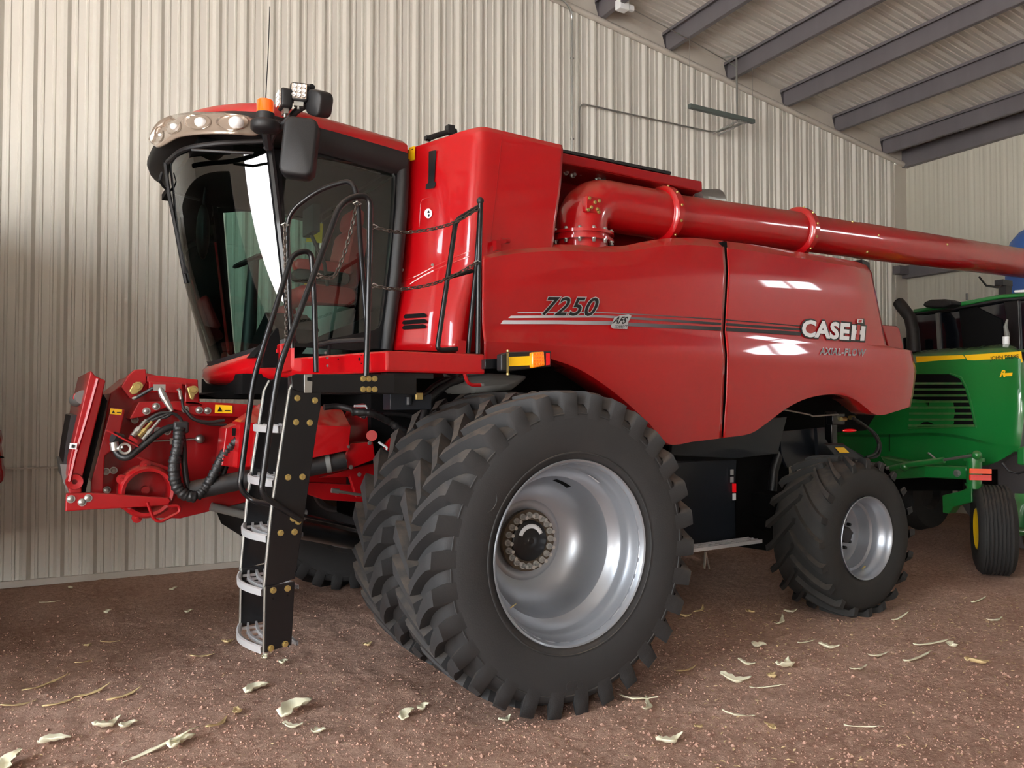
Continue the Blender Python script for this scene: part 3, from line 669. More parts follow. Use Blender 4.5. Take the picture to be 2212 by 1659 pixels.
mb = MB(); mb.bolt(P(867,583,fY(867,583)), (-.3,-1,0), .012, .012); ob('bolt', mb, M['steel'], tower)
mb = MB(); mb.bolt(P(934,572,fY(934,572)), (-.3,-1,0), .008, .01); ob('bolt', mb, M['steel'], tower)
# swept fairing bead across the lower tower
mb = MB(); mb.tube([P(p.x, p.y, fY(p.x, p.y)+.015) for p in resample([(863,640,0),(885,615,0),(930,588,0),(980,567,0),(1016,553,0)], 24)], .007, 6); mb.tube([P(p.x, p.y, fY(p.x, p.y)+.015) for p in resample([(861,612,0),(900,596,0),(950,570,0),(1016,542,0)], 24)], .005, 6)
ob('fairing_bead', mb, M['red'], tower)
# roof-edge latch and hose on the tower top
mb = MB(); mb.tube([P(922,300,-.6), P(945,292,-.6), P(965,286,-.6), P(985,283,-.6)], .022, 8); mb.box(P(972,281,-.6), (.06,.06,.07)); mb.box(P(925,299,-.6), (.05,.05,.03)); ob('roof_latch', mb, M['plast'], comb)
mb = MB(); mb.pprism([(1072,519),(1094,517),(1094,524),(1083,527),(1083,540),(1073,540)], -1.62, .05); mb.cyl(P(1083,520,-1.60), P(1100,520,-1.60), .018, n=12); ob('panel_catch', mb, M['red2'], comb)

# ------------------------------------------------------------------ grain tank rear part and unloading auger
mb = MB(); a = [(1205,327),(1300,347),(1400,368),(1517,391),(1518,414),(1400,390),(1300,368),(1205,350)]
mb.pprism(a, -1.40, .9); tk = ob('tank_extension', mb, M['red2'], comb, bevel=.012, smooth=0, label='long dusty tank edge above the auger')
mb = MB(); mb.prism([P(1205,352,-1.38), P(1505,414,-1.38), P(1490,430,-1.15), P(1205,372,-1.15)], (0,.02,.02)); ob('tank_lower_flange', mb, M['red2'], comb)
for (x0, x1) in ((1213,1327),(1332,1450)):
    mb = MB(); y0 = 327 + (x0-1205)*.2077; y1 = 327 + (x1-1205)*.2077; mb.pprism([(x0,y0-7),(x1,y1-7),(x1,y1-1),(x0,y0-1)], -1.35, .3); ob('rubber_gasket', mb, M['plast'], comb)
mb = MB(); mb.pprism([(1205,350),(1500,412),(1500,560),(1205,560)], -.95, .1); ob('tank_side_wall', mb, M['red2'], comb)
mb = MB(); mb.pprism([(1213,357),(1345,383),(1345,388),(1213,363)], -1.2, .12); ob('black_rail', mb, M['black'], comb)
for x, y in ((1221,373),(1237,370),(1236,379),(1253,373),(1287,379),(1289,387),(1301,384),(1300,391)):
    mb = MB(); p = P(x, y, -1.2); mb.bolt(p, (0,-1,0), .018, .04); ob('tank_bolt', mb, M['steel'], comb)
AY = -1.30
mb = MB(); base = P(1258, 512, AY-.02); zc = P(1300, 452, AY).z
path = fillet([base + V((0,0,-.25)), V((base.x, AY, zc+.03)), P(1430, 465.5, AY)], .42, 14)
mb.tube(path, .205, 40); aug = ob('auger_elbow', mb, M['red'], comb, smooth=50, label='fat dusty elbow of the unloading auger')
tb = V((base.x, AY, base.z)); mb = MB(); mb.cyl(tb, tb + V((0,0,.022)), .262, n=48); mb.cyl(tb - V((0,0,.05)), tb - V((0,0,.03)), .262, n=48); mb.cyl(tb - V((0,0,.03)), tb, .235, n=48); ob('base_flange', mb, M['red'], aug)
for k in range(14):
    a_ = 2*PI*k/14; mb = MB(); p = tb + V((.245*math.cos(a_), .245*math.sin(a_), .022)); mb.bolt(p, (0,0,1), .014, .02); mb.bolt(p - V((0,0,.07)), (0,0,-1), .014, .03); ob('flange_bolt', mb, M['steel'], aug)
mb = MB(); p = P(1258,436,AY); cpx = lambda x, y, Y=AY-.212: P(x, y, Y)
mb.prism([cpx(1268,422),(cpx(1300,428)),cpx(1298,463),cpx(1266,456)], (0,.06,0)); pl = ob('cover_plate', mb, M['red'], aug, bevel=.006)
for x, y in ((1273,428),(1294,434),(1285,437),(1277,448),(1290,452),(1293,458),(1270,453)):
    mb = MB(); mb.bolt(P(x, y, AY-.213), (0,-1,0), .011, .014); ob('plate_bolt', mb, M['zinc'], aug)
A0, A1, A2 = P(1430, 465.5, AY), P(1722, 501, AY), P(2262, 576.5, AY)
mb = MB(); mb.tube([A0, A0.lerp(A1, .5), A1], .19, 48); tube1 = ob('auger_tube', mb, M['red'], comb, smooth=50, label='first length of the unloading auger')
mb = MB(); d12 = (A2-A1).normalized(); mb.tube([A1, A1+d12*.9, A1+d12*.93, A1+d12*3, A2], [.178,.178,.183,.181,.181], 48); tube2 = ob('auger_tube', mb, M['red'], comb, smooth=50, label='long outer length of the unloading auger')
def flange(c, d, r, parent):
    d = d.normalized(); mb = MB(); mb.lathe([(r-.06,-.055),(r-.02,-.05),(r,-.03),(r,-.008),(r,-.002),(r,.002),(r,.008),(r,.03),(r-.02,.05),(r-.06,.055)], c, d, 64); f = ob('clamp_flange', mb, M['red'], parent, smooth=40)
    u = V((0,0,1)); w_ = d.cross(u).normalized(); u = w_.cross(d)
    for k in range(12):
        a_ = 2*PI*(k+.3)/12; p = c + (u*math.sin(a_) + w_*math.cos(a_))*(r-.004)
        mb = MB(); mb.bolt(p, (u*math.sin(a_) + w_*math.cos(a_)), .010, .014); ob('flange_bolt', mb, M['zinc'], parent)
flange(A0, A1-A0, .245, tube1); flange(A1, A2-A1, .235, tube2)
for x, y in ((1818,484),(1849,548),(1862,515),(2012,534)):
    c_ = A1 + d12*0; 
    # bolt on tube surface facing camera
    t = 0
    for i in range(200):
        q_ = A1 + d12*(i*.025); pr = (q_ - CAM); px_ = 1106 + F*pr.dot(RT)/pr.dot(FW)
        if px_ >= x: break
    pr = q_ - CAM; py_ = 829.5 - F*pr.dot(UP)/pr.dot(FW); dz = -(y - py_)/F*pr.dot(FW); dz = max(-.17, min(.17, dz))
    p = q_ + V((0, -math.sqrt(.183**2 - dz*dz)*.97, dz)); mb = MB(); mb.bolt(p, p-q_, .011, .012); ob('tube_bolt', mb, M['zinc'], tube2)
# cradle, hose and light under the outer tube
mb = MB(); c_ = PX(2165, 606, 7.2); cc = P(2168, 612, AY); mb.box(cc, (.22,.1,.07)); mb.box(cc + V((.03,0,-.08)), (.13,.09,.12)); mb.tube([cc + V((-.55,0,.03)), cc + V((-.4,0,-.06)), cc + V((-.2,-.03,-.07)), cc + V((0,0,0))], .012, 6); ob('auger_light', mb, M['plast'], comb)
mb = MB(); mb.cyl(P(1500,436,-.9), P(1548,436,-.9), .12, n=28); mb.box(P(1535,432,-1.0), (.1,.05,.05)); ob('exhaust_muffler', mb, M['steel'], comb)
mb = MB(); mb.pprism([(1588,449),(1597,440),(1598,450)], -1.0, .05); ob('roof_fin', mb, M['plast'], comb)
# ------------------------------------------------------------------ cab
YC = -.93
def arc(x0, bul, z, n=28, yw=.93, p=2.2):
    return [V((x0 + bul*abs(2*i/(n-1)-1)**p, yw*(2*i/(n-1)-1), z)) for i in range(n)]
gt, gb = P(582,322,YC), P(626,742,YC)
ZT, ZB = gt.z, gb.z
rowsG = []
for k in range(13):
    u = k/12; z = 2.12 + (3.62-2.12)*u; e = (z-ZB)/(ZT-ZB); xs_ = gb.x + (gt.x-gb.x)*e      # x of the corner posts at this height
    front = -1.60 + (-1.93+1.60)*u - .05*math.sin(PI*u)
    rowsG.append([V((front + (xs_-front)*abs(2*i/35-1)**2.3, .93*(2*i/35-1), z + .14*(1-u)*abs(2*i/35-1)**2)) for i in range(36)])
mb = MB(); mb.grid(rowsG); ws = ob('windshield', mb, M['glass'], comb, smooth=60, label='big curved tinted windshield')
# black frit border of the windshield
mb = MB(); mb.grid([[p + V((-.004,0,0)) for p in rowsG[0]], [p + V((-.004,0,0)) for p in [a.lerp(b_, .35) for a, b_ in zip(rowsG[0], rowsG[1])]]]); ob('windshield_seal', mb, M['plast'], ws)
mb = MB(); mb.tube([r[0] + V((0,-.01,0)) for r in rowsG], .028, 8); ob('corner_post', mb, M['black'], comb)
mb = MB(); mb.tube([r[-1] + V((0,.01,0)) for r in rowsG], .028, 8); ob('corner_post', mb, M['black'], comb)
# door frame and glass
do = [(590,322),(640,326),(868,354),(866,372),(852,560),(838,752),(770,757),(628,748),(622,700),(606,520)]
dg = [(606,338),(660,335),(838,362),(852,371),(855,388),(846,520),(824,700),(815,712),(660,742),(640,741),(636,725),(622,560)]
mb = MB(); o_ = resample([(x, y, 0) for x, y in do + [do[0]]], 73, False)[:-1]; i_ = resample([(x, y, 0) for x, y in dg + [dg[0]]], 73, False)[:-1]
cx_, cy_ = 730, 545
def bya(L_): return sorted(L_, key=lambda p: math.atan2((p.y-cy_)*.8, p.x-cx_))
o_, i_ = bya(o_), bya(i_)
a = [P(p.x, p.y, YC-.01) for p in o_]; b_ = [P(p.x, p.y, YC-.01) for p in i_]
mb.grid([[p + V((0,.04,0)) for p in a], a, b_, [p + V((0,.04,0)) for p in b_]], closed=True); ob('door_frame', mb, M['black'], comb, smooth=30)
mb = MB(); mb.add([P(x, y, YC+.01) for x, y in dg], [tuple(range(len(dg)))]); dgo = ob('door_glass', mb, M['glass'], comb, smooth=0, fix=False, label='tinted side door glass')
for s_, off in ((1, 1.86),):
    mb = MB(); mb.add([P(x, y, YC+.01) + V((0, off-.04, 0)) for x, y in dg], [tuple(range(len(dg)))]); ob('door_glass', mb, M['glass'], comb, smooth=0, fix=False)
    mb = MB(); mb.grid([[p + V((0,1.86,0)) for p in a], [p + V((0,1.86,0)) for p in b_]], closed=True); ob('door_frame', mb, M['black'], comb, smooth=30)
mb = MB(); mb.tube([P(872,345,-.97), P(868,450,-.97), P(855,600,-.97), P(835,756,-.97)], .045, 14); ob('rear_cab_pillar', mb, M['plast'], comb)
mb = MB(); mb.pprism([(612,318),(640,322),(640,352),(612,348)], -.96, .03); ob('mirror_base', mb, M['plast'], comb)
# warning stickers on the glass, far side
for (x0,y0,x1,y1) in ((664,480,698,525),(660,575,680,625)):
    mb = MB(); mb.add([P(x0,y0,.86), P(x1,y0+3,.86), P(x1-3,y1,.86), P(x0-3,y1-3,.86)], [(0,1,2,3)]); ob('glass_sticker', mb, M['yellow'], comb, smooth=0)
# interior
cp = lambda x, y, Y: P(x, y, Y)
mb = MB(); mb.box((-.95,0,2.14), (1.0,1.8,.10)); ob('cab_floor', mb, M['void'], comb)
mb = MB(); mb.pprism([(655,745),(700,722),(780,690),(838,650),(838,752)], -.84, .02); mb.prism([(-.46,-.9,2.1),(-.46,.9,2.1),(-.46,.9,3.62),(-.46,-.9,3.62)], (.03,0,0)); ob('cab_lower_trim', mb, M['void'], comb)
mb = MB(); mb.prism([(-.47,-.9,2.7),(-.47,-.62,2.7),(-.47,-.62,3.6),(-.47,-.9,3.6)], (.04,0,0)); mb.prism([(-.47,.9,2.7),(-.47,.62,2.7),(-.47,.62,3.6),(-.47,.9,3.6)], (.04,0,0)); ob('rear_cab_post', mb, M['void'], comb)
rbx = lambda c, d, r, R=None: rbox(MB(), c, d, r, R)
st = ob('operator_seat', rbx((-.78,-.02,2.70), (.50,.52,.15), .07), M['seat'], comb)
Rb = Matrix.Rotation(math.radians(12), 3, 'Y'); ob('seat_back', rbx((-.56,-.02,3.02), (.15,.50,.55), .07, Rb), M['seat'], st); ob('head_rest', rbx((-.51,-.02,3.36), (.12,.30,.17), .05, Rb), M['seat'], st)
ob('arm_rest', rbx((-.86,-.34,2.90), (.46,.12,.09), .04), M['seat'], st); ob('arm_console', rbx((-.88,-.34,2.82), (.44,.14,.09), .04), M['plast'], st)
mb = MB(); mb.lathe([(.16,0),(.19,.1),(.20,.25),(.24,.46),(.2,.47)], (-.74,-.05,2.15), (0,0,1), 32); ob('seat_pedestal', mb, M['beige'], st)
ob('side_seat', rbx((-.80,.50,2.62), (.40,.36,.12), .05), M['seat'], comb); ob('side_seat_back', rbx((-.58,.50,2.86), (.10,.34,.36), .05), M['seat'], comb)
mb = MB(); mb.lathe([(.16,-.015),(.175,0),(.16,.015),(.145,0)], (-1.30,.02,2.98), (-.5,0,1), 32, closed=True); mb.cyl((-1.30,.02,2.98), (-1.34,.02,2.2), .04, .06); mb.box((-1.3,.02,2.98), (.04,.3,.03)); ob('steering_wheel', mb, M['plast'], comb)
mb = MB(); mb.box((-1.02,-.55,3.20), (.05,.26,.2)); mb.tube([V((-1.02,-.55,3.1)), V((-.9,-.5,2.9)), V((-.85,-.42,2.75))], .015, 8); ob('display_screen', mb, M['plast'], comb)
mb = MB(); mb.box((-1.2,.1,3.60), (1.3,1.7,.05)); ob('headliner', mb, M['void'], comb)
mb = MB(); mb.ball((-1.62,.35,3.22), .15, (.35,.55,1.5), 14); mb.cyl((-1.62,.35,3.4), (-1.6,.35,3.62), .012); ob('inner_mirror', mb, M['plast'], comb)
mb = MB(); mb.prism([(-1.5,-.86,2.16),(-1.5,-.55,2.16),(-1.35,-.55,2.5),(-1.35,-.86,2.36)], (.3,0,0)); ob('foot_console', mb, M['void'], comb)
# red sill below the windshield
rs = []
for dz, dx, yw in ((.012,-.015,.95),(-.02,-.05,.97),(-.07,-.055,.97),(-.12,-.02,.95),(-.145,.05,.90)):
    row = []
    for i in range(40):
        s = 2*i/39-1; base = rowsG[0][0]; fr = -1.60 + dx; xs_ = -1.26
        h = 1 if dz > 0 else 1 - .0*abs(s)
        row.append(V((fr + (xs_-fr)*abs(s)**2.3, yw*s, 2.12 + dz + .14*abs(s)**2*(1 if dz > -.05 else .35))))
    rs.append(row)
rs.append([V((p.x+.2, p.y*.8, p.z+.02)) for p in rs[-1]])
mb = MB(); mb.grid(rs); ob('front_sill', mb, M['red'], comb, smooth=50, label='bright red sill below the windshield')
mb = MB(); mb.pprism([(606,742),(632,740),(640,800),(606,806)], -.95, .4); ob('sill_end', mb, M['red'], comb, bevel=.01)
mb = MB(); mb.box((-1.0,0,1.98), (1.1,1.5,.14)); mb.prism([P(436,852,-.5), P(478,846,-.5), P(620,838,-.5), P(620,862,-.5), P(470,860,-.5)], (0,1,0)); ob('cab_underframe', mb, M['void'], comb)
# roof
def rr(xf, xb, yw, z, crown=0.0, n=17, corner=.42):
    pts = []
    for i in range(n): # near side front arc from near side to far side
        s = 2*i/(n-1)-1; pts.append(V((xf + corner*abs(s)**3.2, yw*s, z + crown*(1-s*s))))
    pts += [V((xf+corner+(xb-xf-corner)*k/6, yw, z)) for k in range(1, 7)]
    pts += [V((xb, yw*(1-2*k/6.), z + crown*(1-(1-2*k/6.)**2))) for k in range(1, 6)]
    pts += [V((xb+(xf+corner-xb)*k/6, -yw, z)) for k in range(0, 6)]
    return pts
XF = -2.02
red_rows = [rr(XF+.9, -.8, .5, 3.90, .0), rr(XF+.35, -.52, .86, 3.893), rr(XF+.16, -.475, .98, 3.872, .01), rr(XF+.10, -.455, 1.02, 3.835, .025), rr(XF+.085, -.455, 1.03, 3.775, .06)]
# sloping rear: the roof falls towards the back
def tilt(r, k=.10): return [V((p.x, p.y, p.z - k*max(0, (p.x-(XF+.35))/1.2)**1.3)) for p in r]
mb = MB(); R_ = [tilt(r) for r in red_rows]; mb.grid(R_, closed=True); n_ = len(R_[0]); mb.f.append(list(range(n_))); mb.m.append(0)
roof = ob('cab_roof', mb, M['red'], comb, smooth=60, label='dusty red cab roof')
blk = [rr(XF+.085, -.455, 1.03, 3.775, .06), rr(XF+.02, -.455, 1.035, 3.75), rr(XF-.03, -.455, 1.03, 3.70), rr(XF-.015, -.475, 1.01, 3.655), rr(XF+.06, -.49, .97, 3.63), rr(XF+.25, -.5, .85, 3.63)]
mb = MB(); R2 = [tilt(r, .10) for r in blk]; mb.grid(R2, closed=True); ob('roof_rim', mb, M['plast'], roof, smooth=60)
# silver lamp band set in the front of the roof rim
bt = [(322,300),(332,276),(350,258),(385,247),(440,243),(500,246),(545,256),(566,283)]
bb = [(322,303),(338,318),(352,314),(385,297),(440,290),(500,290),(550,293),(566,288)]
def roofpt(px, py, grow=0.0):
    """where the line of sight meets the rounded front of the roof"""
    d = ray(px, py); best = None
    for i in range(400):
        p = CAM + d*((2.2 + i*.018)/F*1.0)
        s = min(1, abs(p.y)/1.04); xf = XF + .10 - .13*(3.90-p.z)/.2 + .42*s**3.2 - grow
        if p.x > xf and p.z > 3.4 and abs(p.y) < 1.05+grow: return p
    return CAM + d*(5.2/F)
def roofY(px, py):
    lo = None
    prev = None
    for i in range(900):
        t = (3.6 + i*.004)/F; p = CAM + ray(px, py)*t
        s = min(1.0, abs(p.y)/1.045); xf = XF + .105 - .66*(3.895-p.z)*.9 + .42*s**3.2 - .02
        if xf < -2.09: xf = -2.09 + .42*s**3.2
        if p.x >= xf and p.y > -1.06: return p
    return CAM + ray(px, py)*(5.6/F)
tb_ = resample([(x, y, 0) for x, y in bt], 36); bb_ = resample([(x, y, 0) for x, y in bb], 36); rows_ = []
for k in range(7): rows_.append([roofY(a.lerp(b2, k/6).x, a.lerp(b2, k/6).y) for a, b2 in zip(tb_, bb_)])
mb = MB(); mb.grid(rows_); band = ob('lamp_band', mb, M['lampband'], roof, smooth=70, solid=.012, label='glossy taupe lamp band round the roof front')
for (x, y, rx, ry) in ((345,291,10,17),(373,273,20,17),(428,264,30,17),(503,265,37,18)):
    mb = MB(); rings = []
    for k, (f_, dep) in enumerate(((1.0,-.012),(.93,-.016),(.86,.0),(.55,.03),(.15,.04))):
        ring = []
        for i in range(28):
            a_ = 2*PI*i/28; p = roofY(x + rx*f_*math.cos(a_) + (1-f_)*rx*.25, y + ry*f_*math.sin(a_)); ring.append(p + FW*dep)
        rings.append(ring)
    c0 = roofY(x, y)
    rings = [[c0.lerp(p, 1) for p in r] for r in rings]
    mb.grid(rings[:2], closed=True); lp = ob('work_lamp', mb, M['lampband'], roof, smooth=60)
    mb = MB(); mb.grid([[p - FW*.004 for p in rings[1]], [p - FW*.006 for p in rings[2]], [p - FW*.010 for p in rings[3]], [p - FW*.004 for p in rings[4]]], closed=True); mb.f.append([len(mb.v)-28+i for i in range(28)]); mb.m.append(0); ob('reflector', mb, M['lamp'], lp, smooth=60)
    q_ = roofY(x + rx*.25, y+2) - FW*.014; mb = MB(); mb.ball(q_, .05*rx/37, (1,1,.8), 12); ob('bulb_lens', mb, M['white'], lp)
# wiper and hoses down the left edge
mb = MB(); mb.tube([P(356,345,-.0), P(365,420,-.0), P(385,520,.0), P(402,612,.0)], .014, 6); ob('wiper_arm', mb, M['plast'], comb)
mb = MB(); mb.tube([P(388,470,-.05), P(398,560,-.02), P(425,670,.0), P(452,742,.0)], .010, 6); mb.box(P(401,578,-.02), (.03,.05,.09)); ob('wiper_blade', mb, M['plast'], comb)
mb = MB(); mb.tube(resample([P(350,372,0), P(345,392,0), P(365,412,.1), P(430,432,.5)], 12), .010, 6); ob('mirror_bracket_rod', mb, M['plast'], comb)
mb = MB(); mb.tube(resample([P(362,350,-.35), P(400,322,-.72), P(470,310,-.9), P(573,305,-1.0)], 16), .017, 8); mb.tube([P(415,324,-.78), P(470,327,-.93), P(546,331,-1.0)], .010, 6); ob('grab_rail', mb, M['plast'], comb)
# beacon, mirrors, work lights, aerial
bc = P(573, 240, -1.12); s1 = (bc-CAM).dot(FW)/F
mb = MB(); mb.lathe([(.001,.085),(.05,.083),(.054,.075),(.056,-.0)], bc + V((0,0,-.015)), (0,0,1), 28); 
be = thing_part = ob('beacon', mb, M['orange'], comb, smooth=50, label='orange warning beacon lens')
mb = MB(); mb.lathe([(.058,0),(.060,-.05),(.085,-.055),(.092,-.065),(.092,-.105),(.07,-.125),(.001,-.13)], bc + V((0,0,-.015)), (0,0,1), 28); ob('beacon_base', mb, M['plast'], be, smooth=50)
mb = MB(); mb.tube([P(575,322,-1.0), P(590,290,-1.08), P(612,270,-1.14), P(640,240,-1.24), P(662,226,-1.3)], .022, 8); mb.tube([P(575,285,-1.1), P(580,320,-1.0)], .03, 8); mb.tube([P(596,262,-1.12), P(612,270,-1.14)], .016, 8); ob('mirror_arm', mb, M['plast'], comb)
mb = MB(); mb.tube([P(583,14,-.9), P(579,120,-.95), P(574,212,-1.0)], .0035, 5); mb.cyl(P(574,235,-1.0), P(575,290,-1.0), .012); ob('aerial', mb, M['plast'], comb)
def rotm(z, x=0, y=0): return Matrix.Rotation(math.radians(z), 3, 'Z') @ Matrix.Rotation(math.radians(x), 3, 'X') @ Matrix.Rotation(math.radians(y), 3, 'Y')
mc = P(648, 322, -1.30); ml = (mc-CAM).dot(FW)/F
mir = ob('side_mirror', rbox(MB(), mc, (74*ml*.98, .13, 130*ml), .055, rotm(-26, -4, 5), 6), M['plast'], comb, smooth=50, label='tall black side mirror housing')
mc2 = P(690, 224, -1.36); ob('side_mirror', rbox(MB(), mc2, (.15,.11,.16), .05, rotm(-70, 10, 25), 6), M['plast'], comb, smooth=50)
mb = MB(); mb.tube([P(660,188,-1.18), P(674,188,-1.30)], .02, 10); ob('wide_mirror_arm', mb, M['plast'], comb)
def worklight(x, y, Y, d, R, nm):
    c_ = P(x, y, Y); o = ob('work_light', rbox(MB(), c_, (d, .07, d), d*.18, R, 4), M['plast'], comb, smooth=40, label=nm)
    mb = MB(); f = c_ + R @ V((0,-.037,0)); mb.add([f + R @ V((sx*d*.40, 0, sz*d*.40)) for sx, sz in ((-1,-1),(1,-1),(1,1),(-1,1))], [(0,1,2,3)]); ob('lens', mb, M['lamp'], o, smooth=0, fix=False)
    for i in (-1,0,1):
        for j in (-1,0,1):
            mb = MB(); mb.lathe([(d*.035,.0),(d*.115,-.010)], f + R @ V((i*d*.25, -.002, j*d*.25)), R @ V((0,1,0)), 14); ob('led_cup', mb, M['white'], o)
    mb = MB(); mb.box(c_ + R @ V((0,0,-d*.62)), (.06,.03,.03), R); mb.cyl(c_ + R @ V((0,0,-d*.5)), c_ + R @ V((0,0,-d*.9)), .009); ob('light_bracket', mb, M['steel'], o)
    return o
worklight(647, 202, -1.30, .118, rotm(-22, -3, 3), 'square work light facing the camera')
worklight(616, 216, -1.26, .125, rotm(-92, 0, 0), 'square work light turned to the left')
# ------------------------------------------------------------------ platform
zp0, zp1 = P(940,806,-2.0).z, P(940,761,-2.0).z
pA, pB, pC = V((-1.27,-.93,0)), V((P(835,757,-2.0).x,-2.0,0)), V((P(1048,765,-2.0).x,-2.0,0))
mb = MB(); mb.prism([p + V((0,0,zp0)) for p in (pA, pB, pC, V((pC.x,-.95,0)))], (0,0,zp1-zp0)); plat = ob('access_platform', mb, M['red'], comb, smooth=0, bevel=.012, label='red access platform beside the cab')
for x, y, r in ((777,776,4),(731,776,2),(781,767,1.5),(781,785,1.5)):
    t = (x-640)/(835-640.); mb = MB(); n_ = (pB-pA).cross(V((0,0,1))).normalized(); n_ = -n_ if n_.x > 0 else n_
    d_ = ray(x, y); k = ((pA + V((0,0,zp0)) - CAM).dot(n_))/d_.dot(n_); c_ = CAM + d_*k; mb.cyl(c_, c_ + n_*.003, .0026*r, n=12); ob('platform_hole', mb, M['void'], plat)
for x, y in ((708,773),(708,790),(704,762)):
    d_ = ray(x, y); k = ((pA + V((0,0,zp0)) - CAM).dot(n_))/d_.dot(n_); c_ = CAM + d_*k; mb = MB(); mb.bolt(c_, n_, .007, .01); ob('bolt', mb, M['steel'], plat)
mb = MB(); mb.box(P(880,812,-1.9), (.3,.1,.03)); ob('platform_bracket', mb, M['plast'], comb)
mb = MB(); mb.tube([P(690,745,-1.05), P(720,738,-1.2), P(790,734,-1.4)], .016, 8); mb.tube([P(710,768,-1.1), P(712,740,-1.15)], .01, 6); ob('platform_hinge_rod', mb, M['plast'], comb)
# ------------------------------------------------------------------ ladder
YL, YF_ = -2.06, -1.52
near = [(640,817),(662,808),(693,812),(693,879),(685,924),(656,1125),(637,1250),(572,1272),(587,1108),(603,1000),(627,842)]
def plate(px, Y, th, nm, mt='black'): 
    mb = MB(); mb.pprism(px, Y, th); return ob(nm, mb, M[mt], comb, smooth=0, bevel=.003)
s1 = plate(near, YL, .012, 'ladder_side_plate'); s1['label'] = 'near side plate of the ladder'
low = [(574,1268),(637,1256),(630,1393),(572,1410)]
s2 = plate(low, YL-.012, .012, 'ladder_lower_plate')
sh = V((0, YF_-YL, 0))
mb = MB(); mb.prism([P(x, y, YL) + sh for x, y in near], (0,.012,0)); s3 = ob('ladder_side_plate', mb, M['black'], comb, smooth=0, bevel=.003, label='far side plate of the ladder')
mb = MB(); mb.prism([P(x, y, YL) + sh for x, y in low], (0,.012,0)); ob('ladder_lower_plate', mb, M['black'], comb, smooth=0, bevel=.003)
# pale strips put on as the lit front edges
for off in (V((0,0,0)), sh):
    mb = MB(); e = [P(x, y, YL) + off for x, y in ((640,817),(627,842),(603,1000),(587,1108),(572,1272))]; mb.tube([p + V((-.004,.006,0)) for p in e], .008, 6); ob('edge_highlight', mb, M['steel'], comb)
    mb = MB(); e = [P(x, y, YL-.012) + off for x, y in ((574,1268),(571.5,1410))]; mb.tube([p + V((-.004,.006,0)) for p in e], .007, 6); ob('edge_highlight', mb, M['steel'], comb)
for (x, y) in ((573,1404),(574,1279),(584,1163),(598,1043),(611,926)):
    p = P(x, y, YL) + V((0,.012,0)); w_ = YF_-YL-.02; dpt = .20
    mb = MB(); fr = []; bk = []
    n_ = 14
    for i in range(n_+1):
        s = i/n_; fr.append(p + V((-.055*math.sin(PI*s) - .01, w_*s, .0)))
    # front nosing, back bar and tread bars following the curve
    mb.grid([[q + V((0,0,-.025)) for q in fr], [q + V((-.010,0,-.022)) for q in fr], [q + V((-.012,0,.012)) for q in fr], [q + V((-.003,0,.018)) for q in fr], [q + V((.010,0,.014)) for q in fr], [q + V((.010,0,-.025)) for q in fr]])
    for k in range(1, 5):
        c_ = [q + V((dpt*k/4.4 + .055*(k/5.)*math.sin(PI*j/n_), 0, .006)) for j, q in enumerate(fr)]
        mb.grid([[q + V((-.007,0,-.014)) for q in c_], [q + V((-.007,0,.008)) for q in c_], [q + V((.007,0,.008)) for q in c_], [q + V((.007,0,-.014)) for q in c_], [q + V((-.007,0,-.014)) for q in c_]])
    for k in range(5):
        yy = w_*(k+.5)/5; mb.box(p + V((dpt*.45, yy, -.004)), (dpt*1.0, .012, .014))
    ob('step', mb, M['step'], comb, smooth=40, label='pale grated step')
for i, (x, y) in enumerate(((642,860),(680,865),(639,912),(669,913),(622,1031),(653,1030),(633,1120),(644,1127),(606,1151),(636,1149),(590,1275),(621,1271),(585,1400),(616,1391))):
    mb = MB(); mb.bolt(P(x, y, YL-(.012 if y > 1250 else 0)), (0,-1,0), .0125, .014); ob('ladder_bolt', mb, M['zinc'], comb)
for x, y in ((590,1293),(621,1286)):
    mb = MB(); p = P(x, y, YL-.0125); mb.cyl(p, p + V((0,-.001,0)), .006); ob('ladder_hole', mb, M['void'], s2)
beam = plate([(628,812),(640,808),(852,809),(852,850),(650,847),(632,840)], YL-.012, .014, 'ladder_beam')
mb = MB(); mb.pprism([(630,812),(900,812),(900,852),(630,850)], YL+.06, .08); ob('ladder_beam_core', mb, M['black'], comb, bevel=.004)
for x, y in ((784,818),(796,818),(809,818),(784,841),(796,841),(809,841)):
    mb = MB(); mb.bolt(P(x, y, YL-.012), (0,-1,0), .0125, .014); ob('beam_bolt', mb, M['zinc'], comb)
mb = MB(); mb.pprism([(657,809),(675,808),(675,814),(664,815),(664,822),(675,824),(674,849),(657,849)], YL-.02, .008); ob('hinge_bracket', mb, M['steel'], comb, bevel=.002)
mb = MB(); mb.pprism([(664,815),(672,814),(672,823),(664,822)], YL-.022, .004); ob('hinge_slot', mb, M['void'], comb)
mb = MB(); a_, b_ = P(632,1142,-1.62), P(785,1172,-1.25); mb.tube([a_, b_], .055, 12); mb.tube([a_ + V((0,0,.09)), b_ + V((0,0,.09))], .012, 6); ob('ladder_swing_arm', mb, M['black'], comb)
